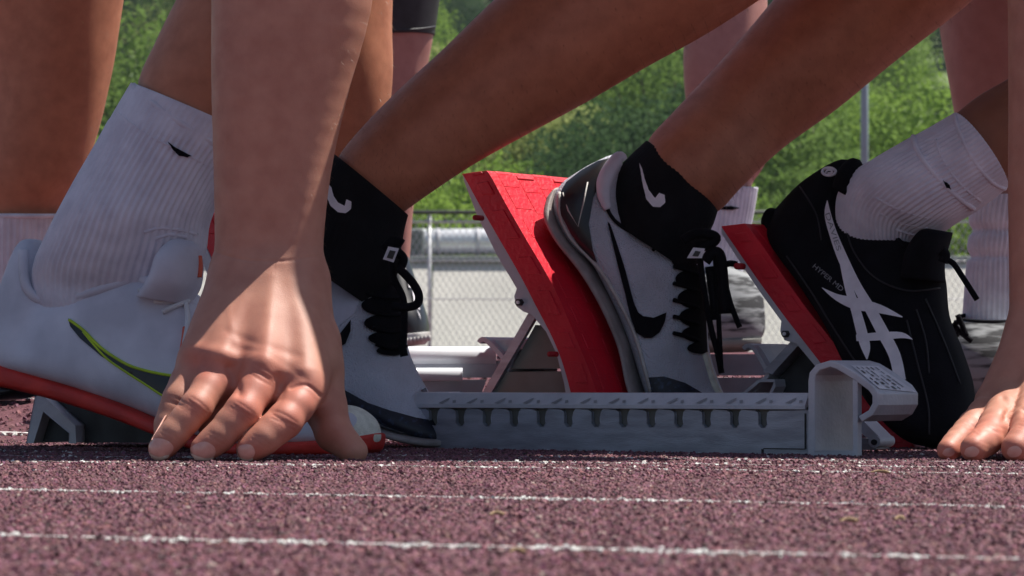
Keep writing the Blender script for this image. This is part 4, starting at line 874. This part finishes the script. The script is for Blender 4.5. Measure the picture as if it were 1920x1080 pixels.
# ============================================================ fence, wall, pipe, pole
FD = 25.0; g0 = .10
def B(px, py, d=FD): return W(px, py, d)
Mgal = mat('galvanised_steel', (.72, .73, .74), (.60, .61, .62), scale=30, rough=.4, metal=.25)
Mdk = mat('dark_rail_paint', (.05, .055, .05), (.03, .035, .03), scale=20, rough=.6)
fence = thing('chain_link_fence', 'silver chain link fence with dark top rail along the far side of the track', 'fence', (0, FD, g0))
zt = B(0, 398)[2]
piece(fence, 'top_rail', tube([np.array((-7, FD, zt)), np.array((0, FD, zt)), np.array((7, FD, zt))], .016, 10), Mdk)
piece(fence, 'middle_rail', tube([np.array((-7, FD, B(0, 416)[2])), np.array((7, FD, B(0, 416)[2]))], .008, 8), Mgal)
piece(fence, 'tension_wire', tube([np.array((-7, FD, B(0, 561)[2])), np.array((7, FD, B(0, 561)[2]))], .0045, 6), Mgal)
piece(fence, 'tension_wire', tube([np.array((-7, FD, B(0, 489)[2])), np.array((7, FD, B(0, 489)[2]))], .004, 6), Mgal)
for i, x in enumerate((-5.2, -2.9, -.645, 1.62, 3.9, 6.1)):
    po_ = piece(fence, 'post', tube([np.array((x, FD+.02, g0-.05)), np.array((x, FD+.02, zt-.02))], .014, 10), Mgal)
mb = MB(); pitch = .052; hgt = zt-g0-.02
def wire(x0, z0, x1, z1, yo):
    a, b = np.array((x0, FD+yo, z0)), np.array((x1, FD+yo, z1)); d = b-a; d /= np.linalg.norm(d); n1 = np.array((-d[2], 0, d[0]))*.0022; n2 = np.array((0, .0022, 0))
    mb.add([a+n1, a-n1*.5+n2, a-n1*.5-n2, b+n1, b-n1*.5+n2, b-n1*.5-n2], [(0, 1, 4, 3), (1, 2, 5, 4), (2, 0, 3, 5)])
nx = int(9.5/pitch)
for i in range(nx):
    x = -4.75+i*pitch
    z0, z1 = g0, g0+hgt; run = hgt*.62
    wire(x, z0, x+run, z1, -.002); wire(x+run, z0, x, z1, .002)
mb.build('wire_mesh', Mgal, fence, smooth=False, kind='stuff')
Mcon = mat('pale_concrete', (.52, .50, .46), (.42, .405, .37), scale=1.2, rough=.9, bump=.3, bscale=40)
WD = 27.5; wall = thing('concrete_wall', 'long low pale concrete panel wall tilted to catch sun behind the chain link fence', 'wall', (0, WD, g0))
ztop = W(0, 490, WD+.8)[2]; x = -8.; i = 0
ytop = WD+.85
def shear(v):                            # wall tilted back only so its panels catch the sun
    return [(p[0], p[1]+(p[2]-g0)/(ztop-g0)*.85, p[2]) for p in v]
while x < 8:
    w_ = 1.15+.2*((i*37) % 5)/5
    v, f = boxm((x, WD-.04-.015*(i % 2), g0-.1), (x+w_-.012, WD+.1, ztop-.012)); bevel(piece(wall, 'panel', (shear(v), f), Mcon, smooth=False), .006)
    x += w_; i += 1
v, f = boxm((-8, ytop-.10, ztop-.010), (8, ytop+.14, ztop+.045)); bevel(piece(wall, 'coping', (v, f), mat('coping_grey', (.30, .31, .32), (.24, .25, .26), scale=3, rough=.8), smooth=False), .008)
pc = W(700, 452, 28.5)
pipe = thing('metal_pipe', 'large shiny white metal pipe lying along the wall top behind the fence', 'pipe', tuple(pc))
a, b = W(640, 453, 28.5), W(1300, 453, 28.5)
vv, ff = tube([a+(b-a)*t for t in np.linspace(0, 1, 30)], .115, 28); piece(pipe, 'barrel', (vv, ff), M['alub'])
for t in np.linspace(.05, .95, 9):
    c = a+(b-a)*t; piece(pipe, 'band', tube([c-np.array((.02, 0, 0)), c+np.array((.02, 0, 0))], .121, 28), M['paint'])
vv, ff = boxm(tuple(W(560, 482, 28.3)), tuple(W(795, 428, 28.3)+np.array((0, .5, 0)))); tag(bevel(mk('storage_box', vv, ff, mat('dull_grey_box', (.16, .18, .18), (.12, .135, .135), scale=4, rough=.7), smooth=False), .03, 3), 'dull grey storage box on the wall left of the shiny pipe', 'box')
pole = thing('metal_pole', 'slim blue grey pole rising behind the right red pedal', 'pole', (W(1621, 640, 24.6)[0], 24.6, g0))
x = W(1621, 300, 24.6)[0]; piece(pole, 'shaft', tube([np.array((x, 24.6, g0)), np.array((x, 24.6, 2)), np.array((x, 24.6, 5))], [.032, .030, .026], 16), mat('blue_grey_paint', (.30, .38, .42), (.26, .33, .37), scale=5, rough=.5))
piece(pole, 'base_flange', tube([np.array((x, 24.6, g0)), np.array((x, 24.6, g0+.03))], .08, 16), Mgal)

# ============================================================ hillside
def hz(x, y):
    return .1+np.clip(y-32, 0, None)*.135+np.clip(y-110, 0, None)*.10 + .5*np.sin(x*.13+y*.05)*np.clip((y-40)/60, 0, 1)
Mhill = mat('meadow', (.15, .20, .065), (.085, .13, .040), scale=.55, rough=.95, bump=.5, bscale=6, detail=8)
xs = np.linspace(-80, 80, 90); ys = np.concatenate([np.linspace(25.5, 60, 30), np.linspace(62, 420, 60)])
V = [(x, y, float(hz(x, y))) for y in ys for x in xs]; nn = len(xs)
Fc = [(j*nn+i, j*nn+i+1, (j+1)*nn+i+1, (j+1)*nn+i) for j in range(len(ys)-1) for i in range(nn-1)]
tag(mk('hillside', V, Fc, Mhill), 'green wooded hillside rising behind the track', kind='structure')
def leafmat(n, a, b): return mat(n, a, b, scale=1.4, rough=.85, spec=.08, trans=.42, detail=4, lo=.3, hi=.7)
LM = [leafmat('leaf_fresh', (.25, .37, .070), (.14, .23, .045)), leafmat('leaf_mid', (.17, .26, .062), (.10, .165, .042)), leafmat('leaf_dark', (.06, .11, .042), (.036, .072, .03)), leafmat('leaf_pale', (.34, .38, .14), (.23, .28, .09))]
Mbark = mat('bark', (.11, .085, .06), (.06, .045, .035), scale=8, rough=.9, bump=.5, bscale=30)
def leaves(n, clusters, size, seed):
    r = np.random.default_rng(seed); k = len(clusters); C = np.array([c[:3] for c in clusters]); rad = np.array([c[3] for c in clusters])
    p = rad**2/np.sum(rad**2); ci = r.choice(k, n, p=p); d = r.standard_normal((n, 3)); d /= np.linalg.norm(d, axis=1)[:, None]
    rr = rad[ci]*(.55+.5*r.random(n)**.6)*(1+.16*np.sin(d[:, 0]*7+ci)+.12*np.sin(d[:, 2]*9+ci*2)); P = C[ci]+d*rr[:, None]*np.array((1, 1, .85))
    a = r.standard_normal((n, 3)); a /= np.linalg.norm(a, axis=1)[:, None]; b = np.cross(a, d+.4*r.standard_normal((n, 3))); b /= np.linalg.norm(b, axis=1)[:, None]+1e-9
    s = (size*(.6+.8*r.random(n)))[:, None]
    V = np.stack([P-a*s, P+b*s*.55, P+a*s, P-b*s*.55], 1).reshape(-1, 3); idx = np.arange(n*4).reshape(-1, 4)
    return V, idx
def tree_mesh(seed, h, wd, size, n, conifer=False):
    r = random.Random(seed); cl = []
    for i in range(15):
        t = r.random(); z = h*(.28+.66*t); rad = wd*(.5-.33*abs(t-.4))*(.8+.4*r.random())
        an = r.random()*6.28; o = wd*.34*r.random()*(1.15-t); cl.append((o*math.cos(an), o*math.sin(an), z, rad*.62))
    V, f = leaves(n, cl, size, seed); tb = MB().add(*tube([(0, 0, -.4), (.05, 0, h*.3), (-.06, .05, h*.62), (0, 0, h*.85)], [h*.030, h*.022, h*.013, h*.004], 8, 3))
    for c in cl[:9]: tb.add(*tube([(0, 0, h*.25+c[2]*.15), (c[0]*.5, c[1]*.5, c[2]*.72), c[:3]], [h*.011, h*.007, h*.003], 6, 3))
    return V, f, tb
GAPS = [(150, 345, 'between the leftmost leg and the ribbed white sock'), (735, 905, 'right of the black shorts, above the middle calf'),
        (880, 1285, 'above the large middle pedal, under the long calf'), (1285, 1300, 'behind the pink leg'), (1400, 1612, 'left of the slim pole'),
        (1612, 1770, 'right of the slim pole'), (1770, 1830, 'by the far right striped shoe')]
TONE = ['fresh green', 'mid green', 'dark green', 'pale yellowish green']
def plant(name, protos, spots, group, noun, cat, half):
    """spots outside every gap between the legs are left out; labels tell the gap, the row and the tone"""
    rows = {}
    for (x, y, sc, pi_, ml, row) in spots:
        px = 960+x/y*F; hw = half*sc/y*F; best = None
        for a, b, t in GAPS:
            ov = min(px+hw*.8, b)-max(px-hw*.8, a)
            if ov > 0 and (best is None or ov > best[0]): best = (ov, t)
        if best: rows.setdefault((best[1], row, TONE[ml]), []).append((x, y, sc, pi_, ml))
    for (gap, row, tone), L in rows.items():
        L.sort(key=lambda q: q[0]/q[1])
        for k, (x, y, sc, pi_, ml) in enumerate(L):
            lab = f'{tone} {noun} {row}, {gap}'
            if len(L) > 1: lab = f'{["first", "second", "third", "fourth", "fifth", "sixth", "seventh"][min(k, 6)]} from left {tone} {noun} {row}, {gap}'
            o = thing(name, ' '.join(lab.split()[:16]), cat, (x, y, float(hz(x, y))), group); o.scale = (sc,)*3; o.rotation_euler = (0, 0, k*1.7+x)
            for nm, me in (('crown', protos[pi_][0][ml]), ('trunk', protos[pi_][1])):
                c = bpy.data.objects.new(nm, me); COL.objects.link(c); c.parent = o
protos = []
for s_ in range(5):
    V, f, tb = tree_mesh(40+s_, 6, 4.6+.4*s_, .058, 17000)
    ms = []
    for li in range(4):
        if li == 0:
            o = mk('crown', V, f, LM[0]); me0 = o.data; bpy.data.objects.remove(o); ms.append(me0)
        else:
            m_ = me0.copy(); m_.materials[0] = LM[li]; ms.append(m_)
    o = tb.build('trunk', Mbark); tme = o.data; bpy.data.objects.remove(o); protos.append((ms, tme))
spots = []; rr = random.Random(5)
for (y, sp, sc, jit, row) in ((62, 2.3, .34, .3, 'at the hill foot'), (74, 2.5, .52, .3, 'low uphill'), (88, 2.7, .72, .25, 'midway uphill'), (103, 3.0, .95, .25, 'higher uphill'), (122, 3.4, 1.2, .25, 'topmost uphill')):
    hw = .165*y+3; x = -hw+rr.random()*sp
    while x < hw:
        if not (y < 70 and rr.random() < .3): spots.append((x, y+rr.uniform(-4, 4), sc*(1+rr.uniform(-jit, jit)), rr.randrange(5), rr.choice([0, 1, 2, 0, 3]) if y < 80 else rr.choice([1, 2, 2, 2]), row))
        x += sp*rr.uniform(.8, 1.25)
plant('hillside_tree', protos, spots, 'trees covering the hillside', 'tree', 'tree', 2.2)
# shrubs just behind the fence
sprotos = []
for s_ in range(3):
    r = random.Random(s_+3); cl = [(r.uniform(-.5, .5), r.uniform(-.3, .3), .25+r.random()*.65, .22+.14*r.random()) for _ in range(13)]
    V, f = leaves(9000, cl, .020, 90+s_)
    ms = []
    o = mk('crown', V, f, LM[0]); me0 = o.data; bpy.data.objects.remove(o); ms = [me0]
    for li in (1, 2, 3): m_ = me0.copy(); m_.materials[0] = LM[li]; ms.append(m_)
    tb = MB()
    for c in cl[:7]: tb.add(*tube([(c[0]*.2, c[1]*.2, -.05), (c[0]*.6, c[1]*.6, c[2]*.6), c[:3]], [.014, .009, .003], 6, 3))
    o = tb.build('trunk', Mbark); tme = o.data; bpy.data.objects.remove(o); sprotos.append((ms, tme))
spots = []; x = -5.8
while x < 5.8:
    spots.append((x, 30.2+rr.uniform(-.6, .8), rr.uniform(1.25, 1.75), rr.randrange(3), rr.choice([0, 0, 1]), 'at the fence')); x += .62*rr.uniform(.8, 1.2)
for x, y, sc, ml in ((.9, 38, 1.7, 2), (1.6, 41, 2.1, 2), (.3, 44, 2.0, 3), (-4.6, 36, 1.9, 0), (3.4, 40, 2.2, 1), (5, 43, 2.2, 0), (2.4, 50, 2.6, 1), (-.8, 52, 2.2, 3), (-2.3, 46, 2.3, 1), (4.2, 54, 2.8, 2), (1.3, 58, 2.6, 1), (-5.6, 50, 2.6, 1)):
    spots.append((x, y, sc, rr.randrange(3), ml, 'on the meadow'))
plant('shrub', sprotos, spots, 'shrubs behind the fence', 'shrub', 'shrub', .75)

# ============================================================ thin valley haze
hm = bpy.data.materials.new('haze'); hm.use_nodes = True; hn = hm.node_tree; hn.nodes.remove(hn.nodes['Principled BSDF'])
pv = hn.nodes.new('ShaderNodeVolumePrincipled'); pv.inputs['Color'].default_value = (.80, .88, 1, 1); pv.inputs['Density'].default_value = .00045; pv.inputs['Anisotropy'].default_value = .2
hn.links.new(pv.outputs[0], hn.nodes['Material Output'].inputs['Volume'])
v, f = boxm((-90, -6, -1.2), (90, 440, 75)); hb_ = mk('haze', v, f, hm, smooth=False); tag(hb_, 'faint bluish haze in the valley air', 'haze', kind='stuff')
